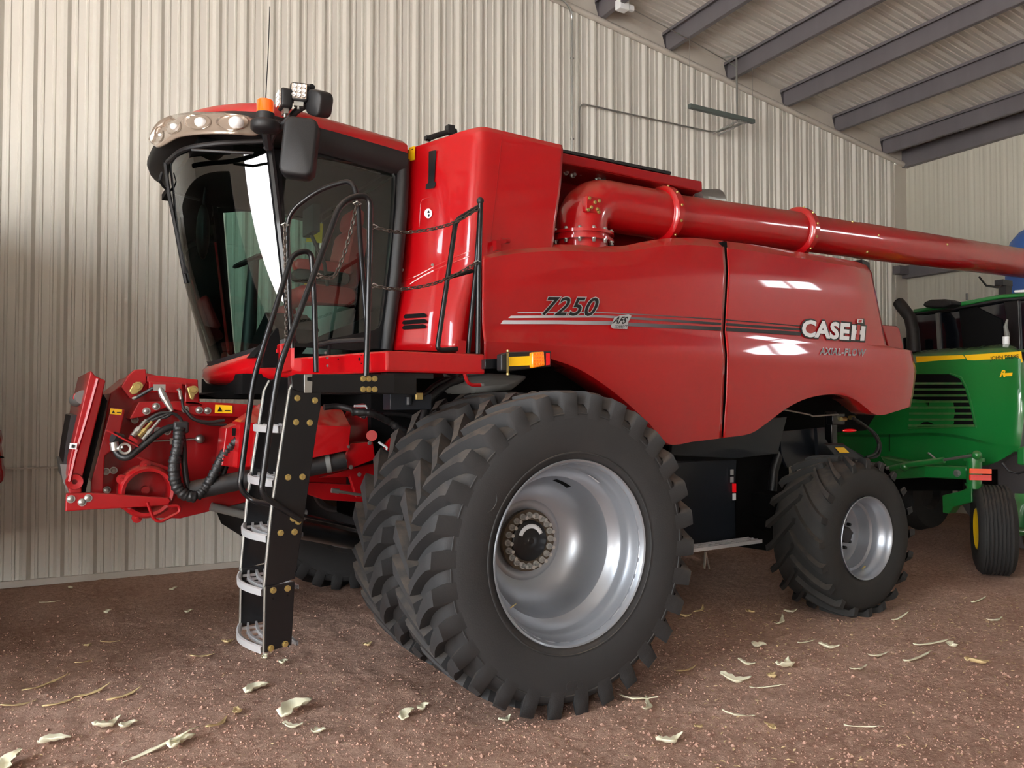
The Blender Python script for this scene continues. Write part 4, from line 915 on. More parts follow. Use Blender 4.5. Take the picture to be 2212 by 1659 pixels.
# ------------------------------------------------------------------ handrails
def rail(nm, px, r=.0165, fr=.12, lab=None):
    mb = MB(); mb.tube(fillet([P(*p) for p in px], fr, 8), r, 12); return ob(nm, mb, M['black'], comb, smooth=60, label=lab)
rail('ladder_handrail', [(650,1124,YL-.02),(600,1092,YL-.02),(563,1068,YL-.02),(593,850,YL-.02),(604,790,YL-.02),(738,432,YL-.02),(800,418,YL-.02),(798,560,YL-.02),(791,812,YL-.02)], lab='near handrail loop of the ladder')
rail('ladder_handrail', [(640,1100,YL+.05),(546,1082,-1.56),(517,1055,-1.56),(546,830,-1.56),(556,790,-1.56),(632,548,-1.56),(672,540,-1.56),(679,640,-1.56),(683,804,-1.60)], lab='far handrail loop of the ladder')
rail('door_handrail', [(632,752,-1.25),(626,680,-1.25),(619,462,-1.25),(690,408,-1.45),(762,388,-1.66),(774,440,-1.70),(778,520,-1.75),(792,700,-1.85)], lab='handrail in front of the cab door')
rail('platform_rail', [(1011,763,-1.97),(1030,560,-1.97),(1038,440,-1.97)], .015, .05)
rail('platform_rail', [(1032,764,-1.99),(1034,600,-1.99),(1038,440,-1.99)], .017, .05)
rail('platform_rail', [(997,753,-1.97),(944,757,-1.97),(985,476,-1.97),(1034,447,-1.97)], .016, .04)
rail('platform_rail', [(965,600,-1.97),(1020,585,-1.97)], .014, .04)
mb = MB(); mb.ball(P(1037.5,434,-1.99), .0235, n=16); ob('rail_ball', mb, M['plast'], comb)
mb = MB(); mb.box(P(995,750,-1.97), (.05,.04,.08)); ob('rail_bracket', mb, M['red2'], comb)
# ------------------------------------------------------------------ safety chains
def chain(px, link=.040, r=.0042):
    pts = resample([P(*p) for p in px], 200); L_ = 0; mb = MB(); nxt = 0; k = 0
    for a, b_ in zip(pts, pts[1:]):
        L_ += (b_-a).length
        if L_ >= nxt:
            d = (b_-a).normalized(); u = d.orthogonal().normalized(); w_ = d.cross(u); c = u if k % 2 else w_
            ring = []
            for i in range(10):
                t = 2*PI*i/10; ring.append(a + d*(math.cos(t)*link*.46) + c*(math.sin(t)*link*.24))
            mb.tube(ring, r, 5, closed=True); nxt += link*.72; k += 1
    return ob('safety_chain', mb, M['chain'], comb, smooth=60)
chain([(803,490,YL),(838,498,YL),(875,502,-2.0),(932,495,-2.0),(980,481,-2.0),(1034,450,-2.0)])
chain([(803,616,YL),(838,623,YL),(875,624,-2.0),(932,614,-2.0),(985,593,-2.0),(1032,566,-2.0)])
chain([(771,440,YL),(756,505,YL),(739,561,YL),(722,596,YL),(705,600,YL),(685,595,YL)])
chain([(615,488,-1.3),(616,560,-1.3),(618,660,-1.3),(618,750,-1.3)], .036)
for x, y, Y in ((806,490,YL),(806,617,YL),(1030,567,-2.0),(770,440,YL),(687,596,YL),(614,486,-1.3)):
    mb = MB(); p = P(x, y, Y); mb.tube([p + V((-.02,0,.0)), p + V((0,-.01,.012)), p + V((.03,0,.004)), p + V((0,.008,-.010))], .0045, 6, closed=True); ob('chain_hook', mb, M['steel'], comb)
# ------------------------------------------------------------------ indicator light on its arm
mb = MB(); mb.pprism([(1048,776),(1086,774),(1086,795),(1048,797)], -2.05, .05); arm = ob('indicator_arm', mb, M['black'], comb, bevel=.003)
mb = MB(); mb.pprism([(1083,765),(1102,760),(1191,758),(1191,792),(1102,802),(1083,801)], -2.13, .06); ob('indicator_housing', mb, M['plast'], arm, bevel=.008)
mb = MB(); mb.pprism([(1101,771),(1146,769),(1146,789),(1101,791)], -2.136, .006); ob('yellow_reflector', mb, M['yellow'], arm)
mb = MB(); mb.pprism([(1096,762),(1099,762),(1099,806),(1096,806)], -2.15, .01); mb.cyl(P(1097,760,-2.145), P(1097,756,-2.145), .01); mb.cyl(P(1097,806,-2.145), P(1097,810,-2.145), .01); ob('hinge_pin', mb, M['zinc'], arm)
mb = MB(); mb.pprism([(1150,761),(1176,759),(1178,790),(1150,795)], -2.165, .04); le = ob('indicator_lens', mb, M['amber'], arm, bevel=.008)
for i in range(4):
    for j in range(4):
        mb = MB(); mb.ball(P(1154+i*6, 765+j*7.2, -2.165), .006, n=8); ob('lens_cell', mb, M['orange'], arm)
mb = MB(); mb.pprism([(1180,763),(1188,763),(1188,788),(1180,789)], -2.134, .005); ob('side_lens', mb, M['redlens'], arm)
mb = MB(); mb.tube(fillet([P(1003,806,-1.98), P(1010,826,-1.98), P(1020,832,-1.98), P(1040,832,-1.98)], .04), .012, 8); ob('latch_handle', mb, M['red2'], comb)
mb = MB(); mb.cyl(P(1038,832,-1.98), P(1044,832,-1.98), .013); ob('handle_tip', mb, M['grayp'], comb)
# ------------------------------------------------------------------ feeder house and front frame
YFH = -.44
def pl(nm, px, Y, dy, mt='red2', bevel=.006, par=None, lab=None, smooth=0):
    mb = MB(); mb.pprism(px, Y, dy); return ob(nm, mb, M[mt], par or comb, smooth=smooth, bevel=bevel, label=lab)
fh = pl('feeder_house', [(238,850),(285,812),(318,806),(428,832),(432,868),(520,873),(640,884),(760,896),(900,880),(905,1000),(770,1050),(690,1045),(480,1098),(390,1120),(300,1118),(222,1078),(200,1040)], YFH, -2*YFH, lab='feeder house body, its red darkened as if in shade')
pl('feeder_top_bracket', [(262,836),(276,812),(292,798),(315,797),(317,826),(300,858),(282,862)], -.70, .10)
pl('feeder_top_rail', [(318,812),(340,811),(428,820),(428,834),(318,826)], -.70, .12)
pl('feeder_cross_tube', [(322,824),(394,829),(395,850),(322,846)], -.74, .07)
pl('feeder_hook_plate', [(400,826),(428,830),(430,868),(446,878),(400,880)], -.70, .04)
pl('feeder_side_band', [(300,868),(400,866),(520,872),(640,884),(640,905),(520,902),(430,898),(360,880),(310,900),(280,905)], -.70, .28)
# leaning front plate with bright flange
pl('front_plate', [(197,1040),(240,880),(270,885),(262,925),(248,968),(226,985),(222,1070),(196,1075)], -.70, .05, lab='upright red plate inside the front frame')
pl('front_frame_post', [(196,800),(206,812),(228,822),(222,850),(218,868),(178,1030),(176,1065),(150,1068),(146,1030),(150,995),(172,900)], -.80, 1.5, lab='leaning red post of the front frame')
mb = MB(); mb.tube([P(211,818,-.83), P(188,900,-.83), P(162,985,-.83), P(150,1040,-.83)], .012, 6); ob('post_flange', mb, M['red2'], comb)
pl('front_plate_flange', [(222,850),(218,868),(178,1030),(176,1065),(184,1066),(192,1030),(224,900),(232,866)], -.74, .02, 'void', 0)
pl('latch_arm', [(143,1066),(196,1065),(252,1068),(366,1076),(369,1083),(364,1091),(300,1096),(196,1101),(141,1105)], -.84, .05, lab='long red latch arm at the foot of the front frame')
mb = MB(); [None for _ in ()]
for x, y in ((153,1078),(177,1085),(190,1076)):
    mb = MB(); mb.ball(P(x, y, -.84), .022, (1,.6,1), 14); mb.cyl(P(x, y, -.84), P(x, y, -.84) + V((0,-.006,0)), .024, n=16); ob('arm_bolt', mb, M['steel'], comb)
mb = MB(); mb.lathe([(.015,-.03),(.045,-.035),(.05,0),(.045,.035),(.015,.03)], P(161,1040,-.8), (0,1,0), 28); ob('pivot_boss', mb, M['red2'], comb, smooth=40)
pl('front_hook', [(186,846),(160,850),(157,862),(172,866),(190,884),(200,860)], -.55, .08, 'red2')
mb = MB(); mb.cyl(P(180,858,-.6), P(165,864,-.3), .045, n=18); ob('front_shaft_stub', mb, M['grayp'], comb)
pl('rubber_apron', [(153,898),(172,896),(160,960),(150,1005),(136,1008),(142,960)], -.45, .9, 'plast', 0)
pl('lower_apron', [(130,1003),(150,1003),(152,1060),(146,1064),(136,1040)], -.5, .9, 'grayp', 0)
mb = MB(); mb.pprism([(151,957),(167,958),(165,971),(149,969)], -.86, .004); ob('front_sticker', mb, M['white'], comb)
mb = MB(); mb.pprism([(155,960),(162,961),(161,968),(154,967)], -.865, .004); ob('front_sticker_mark', mb, M['blackd'], comb)
# drum ring
rc = P(318,1062,-.78)
mb = MB(); mb.lathe([(.13,.16),(.165,.16),(.17,.02),(.165,-.03),(.15,-.045),(.132,-.04),(.130,-.0),(.13,.16)], rc, (0,1,0), 56); ring = ob('drum_ring', mb, M['red2'], comb, smooth=40, label='round red drum housing ring')
mb = MB(); mb.lathe([(.001,.14),(.05,.14),(.13,.15)], rc, (0,1,0), 48); mb.cyl(rc + V((0,.14,0)), rc + V((0,.09,0)), .025); ob('drum_face', mb, M['red2'], ring)
for a_ in (30, 150, 250, 320, 95):
    q = math.radians(a_); p = rc + V((.172*math.cos(q), -.02, .172*math.sin(q))); mb = MB(); mb.cyl(p, p + V((0,.03,0)), .03, n=16); mb.bolt(p, (0,-1,0), .011, .015); ob('ring_lug', mb, M['red2'], ring)
mb = MB(); mb.tube(fillet([P(318,1085,-.9), P(331,1120,-.9), P(345,1128,-.9), P(389,1106,-.9), P(387,1092,-.9), P(362,1094,-.9)], .03), .010, 8); ob('lever_handle', mb, M['red2'], comb)
pl('drum_guard', [(296,988),(306,988),(368,1010),(372,1036),(330,1010)], -.76, .06)
# bolts and gold gussets
for x, y in ((316,888),(337,878),(400,884),(430,886),(448,887),(291,907),(229,1018),(245,1016),(260,1035),(231,1058),(341,930),(361,932)):
    mb = MB(); yb = -.70 if y < 900 and x > 300 else YFH-.002
    p = P(x, y, yb); mb.cyl(p, p + V((0,-.008,0)), .024, n=20); mb.ball(p + V((0,-.008,0)), .017, (1,.5,1), 12); ob('frame_bolt', mb, M['steel'], comb)
mb = MB(); p = P(432,948,YFH-.03); mb.ball(p, .032, (1,.8,1), 14); mb.cyl(p, p + V((-.35,0,-.01)), .006); mb.box(P(377,953,YFH-.03), (.06,.02,.04)); ob('position_sensor', mb, M['steel'], comb)
for pts in (((288,828),(304,824),(311,832),(298,850),(286,853),(279,845)), ((404,838),(412,834),(422,836),(425,845),(418,864),(411,862))):
    g_ = pl('gold_gusset', pts, -.745, .03, 'zinc', .006)
    cx = sum(a for a, b_ in pts)/6; cy = sum(b_ for a, b_ in pts)/6; mb = MB(); mb.bolt(P(cx+3, cy-4, -.745), (0,-1,0), .022, .012); ob('gusset_bolt', mb, M['zinc'], g_)
for pts in (((238,882),(264,885),(262,897),(237,894)), ((465,874),(502,876),(502,893),(464,892)), ((668,1021),(684,1018),(684,1026),(668,1029))):
    mb = MB(); mb.pprism(pts, -.708, .003); w_ = ob('warning_sticker', mb, M['yellow'], comb)
    x0 = pts[0][0]; x1 = pts[1][0]; y0 = pts[0][1]; y1 = pts[2][1]; mb = MB(); ww = (x1-x0)
    mb.add([P(x0+ww*.12, y1-4, -.712), P(x0+ww*.42, y1-4, -.712), P(x0+ww*.27, y0+4, -.712)], [(0,1,2)]); ob('sticker_mark', mb, M['blackd'], w_, smooth=0, fix=False)
    mb = MB(); mb.add([P(x0+ww*.55, y1-5, -.712), P(x0+ww*.88, y1-5, -.712), P(x0+ww*.88, y1-7, -.712), P(x0+ww*.55, y1-7, -.712)], [(0,1,2,3)]); ob('sticker_mark', mb, M['blackd'], w_, smooth=0, fix=False)
# covers of the drive on the near side of the feeder house
def slab(nm, face, Y, topback, dy, mt='red2', lab=None):
    """front face polygon; the first two points (top edge) lean back to topback"""
    f = [P(x, y, Y) for x, y in face]; b_ = [P(x, y, Y+dy) for x, y in topback]
    mb = MB(); n = len(f); mb.add(f, [tuple(range(n))]); mb.add([f[0], f[1], b_[1], b_[0]], [(0,1,2,3)])
    bk = [p + V((0, dy, 0)) for p in f]; mb.add(f + bk, [(i, (i+1) % n, n+(i+1) % n, n+i) for i in range(1, n)]); mb.add([f[0], b_[0], bk[0]], [(0,1,2)]); mb.add([f[1], b_[1], bk[1]], [(0,1,2)])
    return ob(nm, mb, M[mt], comb, smooth=0, solid=.004, label=lab)
slab('drive_cover', [(520,912),(757,922),(752,972),(640,996),(512,1010)], -1.10, [(562,872),(735,880)], .22, 'red', 'red drive cover with a dusty sloping top')
pl('drive_cover_side', [(488,925),(520,912),(512,1010),(478,1006)], -.98, .2, 'red2')
pl('cover_slot', [(502,925),(517,926),(516,942),(502,941)], -.99, .02, 'void', 0)
mb = MB(); mb.tube([P(412,1060,-.86), P(560,1030,-.95), P(745,995,-1.05)], .062, 24); dr = ob('drive_shaft_tube', mb, M['plast'], comb, smooth=60, label='thick black drive shaft tube')
mb = MB(); a_ = P(704,1002,-1.03); mb.cyl(a_, a_ + V((.03,-.01,.005)), .066, n=24); ob('shaft_band', mb, M['grayp'], dr)
pl('gearbox_guard', [(757,958),(806,954),(811,992),(764,1010),(748,1012),(746,980)], -1.08, .18, 'red', .006, lab='small bolted red guard')
pl('lower_guard', [(690,1032),(760,1012),(812,1000),(812,1075),(770,1075),(755,1030)], -1.0, .04)
mb = MB(); mb.cyl(P(803,941,-1.08), P(803,941,-.98), .038, n=32); ob('red_cap', mb, M['red'], comb)
mb = MB(); mb.lathe([(.001,-.02),(.10,-.02),(.10,.02)], P(858,972,-1.05), (0,1,0), 40); ob('red_disc', mb, M['red'], comb)
mb = MB(); mb.lathe([(.001,-.04),(.12,-.03),(.19,0),(.2,.05)], P(795,930,-.85), (0,1,0), 40); ob('gearbox_dome', mb, M['red2'], comb)
mb = MB(); mb.tube([P(818,955,-1.12), P(836,967,-1.12)], .008, 6); mb.tube([P(836,967,-1.12), P(834,975,-1.12), P(843,978,-1.12), P(848,973,-1.12)], .008, 6); ob('open_wrench', mb, M['white'], comb)
for x, y in ((751,965),(798,957),(745,996),(758,1009),(740,1002),(776,1025)):
    mb = MB(); mb.bolt(P(x, y, -1.09), (0,-1,0), .011, .012); ob('guard_bolt', mb, M['steel'], comb)
mb = MB(); mb.tube([P(720,1060,-1.15), P(785,1070,-1.15)], .010, 8); mb.cyl(P(716,1059,-1.15), P(732,1061,-1.15), .017, n=16); ob('grey_rod', mb, M['steel'], comb)
# hydraulic hoses
def hose(px, r=.017, nm='hydraulic_hose', mt='hose', n=40, wrap=False):
    pts = resample([P(*p) for p in px], n); rs_ = r
    if wrap: rs_ = [r*(1 + .10*math.sin(i*2.1) + .05*math.sin(i*5.3)) for i in range(n)]
    mb = MB(); mb.tube(pts, rs_, 10); return ob(nm, mb, M[mt], comb, smooth=60)
hose([(249,970,-.84),(258,984,-.86),(275,988,-.88),(300,970,-.88),(330,945,-.88),(362,925,-.86),(395,922,-.84)], .022)
hose([(392,925,-.86),(396,960,-.88),(399,1010,-.88),(408,1055,-.88),(425,1064,-.88),(450,1058,-.88),(475,1038,-.88),(490,1000,-.9),(508,962,-.95)], .020)
hose([(388,925,-.9),(384,965,-.93),(376,1005,-.93),(380,1045,-.93),(398,1068,-.93),(424,1074,-.93)], .036, 'hose_sleeve', n=60, wrap=True)
hose([(424,1074,-.92),(445,1052,-.92),(464,1020,-.94),(482,985,-.95),(500,962,-.96),(516,950,-.98)], .032, 'hose_sleeve', n=60, wrap=True)
for i, (a_, b_) in enumerate((((306,915),(345,893)), ((318,912),(352,898)), ((338,905),(360,900)))):
    hose([(a_[0],a_[1],-.86),(b_[0],b_[1],-.88),(372,893,-.88),(390,905,-.87),(397,922+3*i,-.87)], .010)
hose([(332,838,-.84),(322,843,-.82),(305,853,-.80),(288,862,-.78)], .011)
hose([(387,840,-.80),(393,862,-.80),(398,884,-.80),(420,905,-.80),(445,915,-.80),(490,918,-.8)], .010)
hose([(400,885,-.82),(418,905,-.83),(450,912,-.83),(485,908,-.83)], .011)
mb = MB(); mb.box(P(391,923,-.89), (.09,.05,.075)); ob('hose_clamp', mb, M['plast'], comb, bevel=.012)
for (a_, b_, r, mt) in (((286,942),(316,908),.017,'steel'), ((300,943),(328,911),.014,'zinc'), ((308,950),(346,906),.014,'steel')):
    mb = MB(); p, q = P(*a_, -.90), P(*b_, -.87); mb.cyl(p, p.lerp(q, .5), r, n=14); mb.cyl(p.lerp(q, .5), q, r*.7, n=14); mb.cyl(p.lerp(q, .28), p.lerp(q, .45), r*1.2, n=6); ob('hydraulic_coupler', mb, M[mt], comb)
mb = MB(); mb.tube([P(p.x, p.y, p.z) for p in resample([(345,834,-.85),(350,850,-.86),(360,868,-.87),(372,888,-.88)], 16)], [.012,.014,.018,.02,.022,.024,.022,.024,.022,.02,.02,.018,.018,.016,.014,.012], 10); mb.box(P(344,837,-.85), (.07,.03,.04)); ob('silver_hose_wrap', mb, M['steel'], comb)
mb = MB(); mb.tube([P(384,840,-.80), P(388,845,-.80), P(391,862,-.80)], .012, 8); ob('elbow_fitting', mb, M['steel'], comb)
mb = MB(); mb.tube([P(286,862,-.79), P(295,858,-.79)], .010, 8); ob('hose_tip', mb, M['steel'], comb)
pl('coupler_bracket', [(232,928),(300,964),(299,967),(230,931)], -.92, .06, 'red2', 0)
pl('coupler_bracket', [(282,940),(298,952),(296,958),(278,948)], -.92, .05, 'red2', 0)
mb = MB(); mb.lathe([(.022,-.006),(.034,-.008),(.038,0),(.034,.008),(.022,.006)], P(270,969,-.93), (0,1,0), 28); ob('washer_ring', mb, M['steel'], comb)
mb = MB(); mb.cyl(P(246,955,-.9), P(249,972,-.9), .026, n=18); mb.tube([P(249,972,-.9), P(256,968,-.92), P(266,965,-.93)], .012, 8); ob('hose_end_fitting', mb, M['steel'], comb)
mb = MB(); mb.cyl(P(244,944,-.88), P(262,950,-.86), .035, n=20); ob('black_cap', mb, M['plast'], comb)
# lift cylinders and black frame below the feeder house
mb = MB(); mb.tube([P(455,1094,-.5), P(560,1120,-.5), P(660,1140,-.5)], .03, 12); mb.tube([P(480,1088,-.35), P(660,1112,-.35)], .04, 12); ob('lift_cylinder', mb, M['grayp'], comb)
pl('lower_frame', [(515,1105),(560,1110),(640,1125),(640,1225),(540,1170)], -.5, 1.0, 'void', 0)
# ------------------------------------------------------------------ chassis, axle, underside
mb = MB(); mb.box((0.05, .1, 1.52), (1.5, 2.1, .80)); ob('engine_frame', mb, M['void'], comb)
mb = MB(); mb.cyl((0,-1.30,ZF), (0,1.30,ZF), .16, n=24); mb.box((0,0,1.0), (.5,2.2,.42)); ob('front_axle', mb, M['void'], comb, bevel=.02)
mb = MB(); mb.cyl((0,-1.92,ZF), (0,-1.25,ZF), .17, n=24); ob('dual_hub', mb, M['plast'], comb)
mb = MB(); mb.box((2.4,.3,1.78), (4.6,1.9,.85)); ob('rear_frame', mb, M['void'], comb)
mb = MB(); mb.box((1.6,.3,1.05), (1.9,1.9,.75)); ob('lower_body', mb, M['void'], comb)
mb = MB(); mb.cyl((RX,-1.6,ZR), (RX,1.7,ZR), .09, n=18); mb.box((RX,0,.85), (.26,2.6,.22)); ob('rear_axle', mb, M['void'], comb)
YP = -1.22
pl('side_shield', [(1452,958),(1565,930),(1660,905),(1700,900),(1680,980),(1592,990),(1450,1000)], YP, .04, 'dark', .004, lab='dark grey shield under the side panel')
pl('side_shield', [(1450,1000),(1591,991),(1588,1075),(1590,1174),(1480,1186),(1455,1180)], YP-.02, .04, 'dark', .004, lab='dark grey lower door')
pl('shield_handle', [(1461,984),(1591,990),(1591,994),(1461,996)], YP-.05, .03, 'void', 0)
pl('inner_side_plate', [(1590,985),(1700,930),(1706,1060),(1690,1120),(1660,1190),(1590,1180)], -.9, .04, 'void', 0)
pl('hose_guard_plate', [(1685,932),(1800,922),(1800,985),(1700,1010),(1688,980)], -1.05, .03, 'dark', .003)
pl('corner_plate', [(1765,925),(1781,923),(1783,948),(1790,958),(1826,962),(1866,985),(1862,995),(1768,985)], -1.15, .04, 'dark', .003)
mb = MB(); mb.prism([P(1785,962,-1.3), P(1826,962,-1.3), P(1868,992,-1.3), P(1812,992,-1.3)], (0,.03,.02)); ob('step_plate', mb, M['dark'], comb)
mb = MB(); mb.prism([P(1804,967,-1.31), P(1824,967,-1.31), P(1835,978,-1.31), P(1814,978,-1.31)], (0,.002,.002)); ob('step_sticker', mb, M['yellow'], comb)
mb = MB(); mb.tube([P(1660,905,-1.0), P(1680,930,-1.0), P(1686,970,-1.0), P(1672,1015,-1.0), P(1668,1060,-1.0)], .045, 12); ob('black_drain_hose', mb, M['hose'], comb)
pl('wheel_well', [(1640,925),(1690,880),(1740,850),(1800,840),(1850,850),(1895,890),(1870,930),(1700,940)], -.8, .05, 'void', 0)
mb = MB(); mb.tube([P(1690,884,-1.35), P(1750,896,-1.35), P(1755,899,-1.35), P(1810,895,-1.35)], .009, 6); ob('brake_pipe', mb, M['steel'], comb)
mb = MB(); mb.box(P(1795,925,-1.1), (.09,.09,.34)); mb.box(P(1805,905,-1.15), (.2,.08,.12)); ob('valve_block', mb, M['black'], comb, bevel=.01)
for x, y in ((1817,905),(1835,902)): mb = MB(); mb.cyl(P(x, y, -1.2), P(x+10, y, -1.2), .022, n=6); ob('valve_fitting', mb, M['zinc'], comb)
hose([(1842,903,-1.25),(1862,915,-1.25),(1885,935,-1.25),(1898,960,-1.25),(1890,980,-1.25),(1870,988,-1.25)], .016)
hose([(1850,910,-1.22),(1870,920,-1.22),(1893,940,-1.22),(1902,965,-1.22),(1895,985,-1.22),(1866,990,-1.22)], .014)
mb = MB(); mb.ball(P(1835,930,-1.3), .055, (1.9,.7,.35), 16); ob('marker_light', mb, M['redlens'], comb)
for x, y in ((1581,1020),(1581,1036)): mb = MB(); mb.box(P(x, y, YP-.04), (.035,.01,.05)); ob('door_sticker', mb, M['silverd'], comb)
mb = MB(); mb.box(P(1586,1054,YP-.04), (.03,.02,.08)); ob('door_latch', mb, M['redlens'], comb)
mb = MB(); mb.box(P(1586,1073,YP-.04), (.035,.01,.06)); ob('door_sticker', mb, M['white'], comb)
# grated step under the lower door
a_ = P(1480,1190,-1.5); mb = MB()
for k in range(4): mb.box(a_ + V((.45, -.02 + k*.05, 0)), (.9,.008,.03))
for k in range(14): mb.box(a_ + V((.03 + k*.066, .055, 0)), (.006,.16,.025))
ob('grated_side_step', mb, M['step'], comb)
mb = MB(); mb.tube([P(1524,1192,-1.2), P(1521,1228,-1.2)], .012, 6); mb.tube([P(1524,1192,-1.2), P(1532,1228,-1.2)], .008, 6); ob('step_stay', mb, M['steel'], comb)
# plastic tank and plumbing behind the platform
mb = MB(); mb.pprism([(1020,816),(1062,806),(1110,808),(1150,812),(1112,842),(1030,850),(1018,846)], -1.35, .5); ob('grey_plastic_tank', mb, M['grayp'], comb, bevel=.05, smooth=60)
hose([(900,860,-1.8),(918,850,-1.8),(935,835,-1.7),(960,822,-1.6),(1000,812,-1.5)], .016)
hose([(1000,820,-1.6),(960,835,-1.6),(930,860,-1.6),(915,900,-1.5)], .020)
hose([(913,905,-1.5),(920,880,-1.55),(930,862,-1.6),(965,833,-1.6),(990,818,-1.6)], .022, n=40)
hose([(760,890,-1.3),(800,892,-1.35),(840,910,-1.3),(870,930,-1.3),(900,935,-1.25)], .026, 'hose_sleeve', n=50, wrap=True)
hose([(700,880,-1.2),(730,878,-1.2),(760,885,-1.25),(790,900,-1.3)], .02)
hose([(815,895,-1.0),(860,895,-1.0),(910,903,-1.0),(960,915,-1.0)], .018)
mb = MB(); mb.tube([P(765,877,-1.25), P(790,877,-1.25), P(797,890,-1.25), P(790,900,-1.25), P(778,900,-1.25)], .008, 8); ob('hose_hook', mb, M['white'], comb)
mb = MB(); mb.box(P(880,868,-1.75), (.28,.12,.10)); mb.cyl(P(883,856,-1.82), P(883,876,-1.82), .022, n=14); mb.box(P(905,855,-1.82), (.045,.03,.05)); ob('pivot_mount', mb, M['dark'], comb, bevel=.006)
mb = MB(); mb.box(P(905,856,-1.86), (.05,.02,.045)); ob('zinc_block', mb, M['zinc'], comb, bevel=.004)
pl('red_inner_frame', [(750,880),(812,895),(900,895),(925,920),(860,960),(760,930)], -.8, .05)
pl('belt_guard', [(640,1040),(780,1048),(790,1085),(700,1080),(640,1060)], -.85, .05)
# ================================================================== GREEN TRACTOR-LIKE MACHINE BEHIND
GX = 6.35
gr = thing('windrower', 'green and yellow self-propelled farm machine parked behind the red combine', 'farm machine', (7.0, -1.2, 0))
def gp(nm, px, X, dx, mt='green', bevel=.012, par=None, smooth=0, lab=None):
    mb = MB(); mb.prism([PX(x, y, X) for x, y in px], (dx, 0, 0)); return ob(nm, mb, M[mt], par or gr, smooth=smooth, bevel=bevel, label=lab)
G = lambda rows, nu, subs: [[PX(p.x, p.y, p.z) for p in r] for r in loft(rows, nu, subs, px=False)]
rows = [[(1800,795,GX+.45),(1900,776,GX+.45),(2000,757,GX+.45),(2100,750,GX+.45),(2170,744,GX+.45),(2195,750,GX+.45),(2206,775,GX+.45)],
 [(1800,800,GX+.12),(1900,783,GX+.10),(1985,768,GX+.10),(2100,758,GX+.10),(2170,754,GX+.10),(2200,760,GX+.11),(2210,780,GX+.2)],
 [(1800,815,GX+.02),(1900,800,GX),(1990,783,GX),(2100,775,GX),(2170,772,GX),(2206,776,GX),(2214,790,GX+.1)],
 [(1800,860,GX-.01),(1900,862,GX-.03),(2000,864,GX-.03),(2100,866,GX-.03),(2170,868,GX-.03),(2212,870,GX-.03),(2222,875,GX+.1)],
 [(1800,935,GX),(1900,938,GX-.03),(2000,934,GX-.03),(2060,938,GX-.03),(2140,955,GX-.02),(2205,962,GX-.02),(2212,962,GX+.1)],
 [(1800,940,GX+.06),(1900,944,GX+.05),(2000,940,GX+.05),(2060,944,GX+.05),(2140,962,GX+.0),(2200,975,GX+.0),(2206,975,GX+.1)],
 [(1800,985,GX+.05),(1900,1000,GX+.04),(2000,1015,GX+.04),(2060,1012,GX+.04),(2140,1002,GX+.02),(2195,974,GX+.02),(2200,974,GX+.1)],
 [(1800,985,GX+.4),(1900,1000,GX+.4),(2000,1015,GX+.4),(2060,1012,GX+.4),(2140,1002,GX+.4),(2195,974,GX+.4),(2200,974,GX+.4)]]
mb = MB(); mb.grid(G(rows, 50, 3)); hood = ob('hood', mb, M['green'], gr, smooth=35, solid=.01, label='glossy green engine hood')
mb = MB(); a_ = PX(1800,800,GX+.45); mb.prism([PX(1790,800,GX+.35), PX(2204,760,GX+.35), PX(2200,965,GX+.35), PX(1790,985,GX+.35)], (.85,0,0)); ob('engine_bay', mb, M['void'], gr)
# second side of the hood and top
mb = MB(); mb.prism([PX(1800,797,GX+.44), PX(2195,752,GX+.44), PX(2200,790,GX+.44), PX(1800,830,GX+.44)], (.9,0,0)); ob('hood_top', mb, M['green'], gr, bevel=.05)
def dec(nm, px, mt, X=GX-.012, par=None, th=.004):
    mb = MB(); mb.prism([PX(x, y, X) for x, y in px], (th,0,0)); return ob(nm, mb, M[mt], par or gr, smooth=0)
dec('yellow_stripe', [(1978,770),(2080,767),(2088,778),(1980,783)], 'yellow', GX-.004)
dec('yellow_stripe', [(2083,767),(2206,759),(2209,783),(2140,790),(2122,779),(2090,778)], 'yellow', GX-.006)
lettering('maker_lettering', 'JOHN DEERE', [(2139,781),(2201,776),(2200,765),(2138,770)], lambda x, y: PX(x, y, GX-.014), M['blackd'], gr, offset=.01)
lettering('series_badge', 'R', [(2159,815),(2172,814),(2172,799),(2160,800)], lambda x, y: PX(x, y, GX-.04), M['yellow'], gr, offset=.03, shear=.3)
dec('series_badge', [(2170,806),(2187,805),(2186,812),(2169,813)], 'yellow', GX-.042)
# louvred grille
dec('grille_recess', [(1965,808),(2050,808),(2072,818),(2084,840),(2096,880),(2104,920),(1962,923)], 'void', GX-.035, th=.01)
for k in range(8):
    y = 826 + k*13.0; x0 = 1968 - k*.8; x1 = 2082 + k*3.2 - (0 if k else 4)
    mb = MB(); mb.prism([PX(x0, y, GX-.045), PX(x1, y, GX-.045), PX(x1, y+4.6, GX-.07), PX(x0, y+4.6, GX-.07)], (.02,0,.0)); ob('grille_louvre', mb, M['green'], hood, smooth=0)
mb = MB(); mb.tube([PX(x, y, GX-.04) for x, y in ((2052,807),(2076,815),(2088,838),(2100,880),(2108,922),(1962,926))], .012, 6); ob('grille_frame', mb, M['green'], hood)
for px in ([(1921,783),(1921,975)],): mb = MB(); mb.tube([PX(x, y, GX-.03) for x, y in px], .006, 5); ob('hood_seam', mb, M['void'], hood)
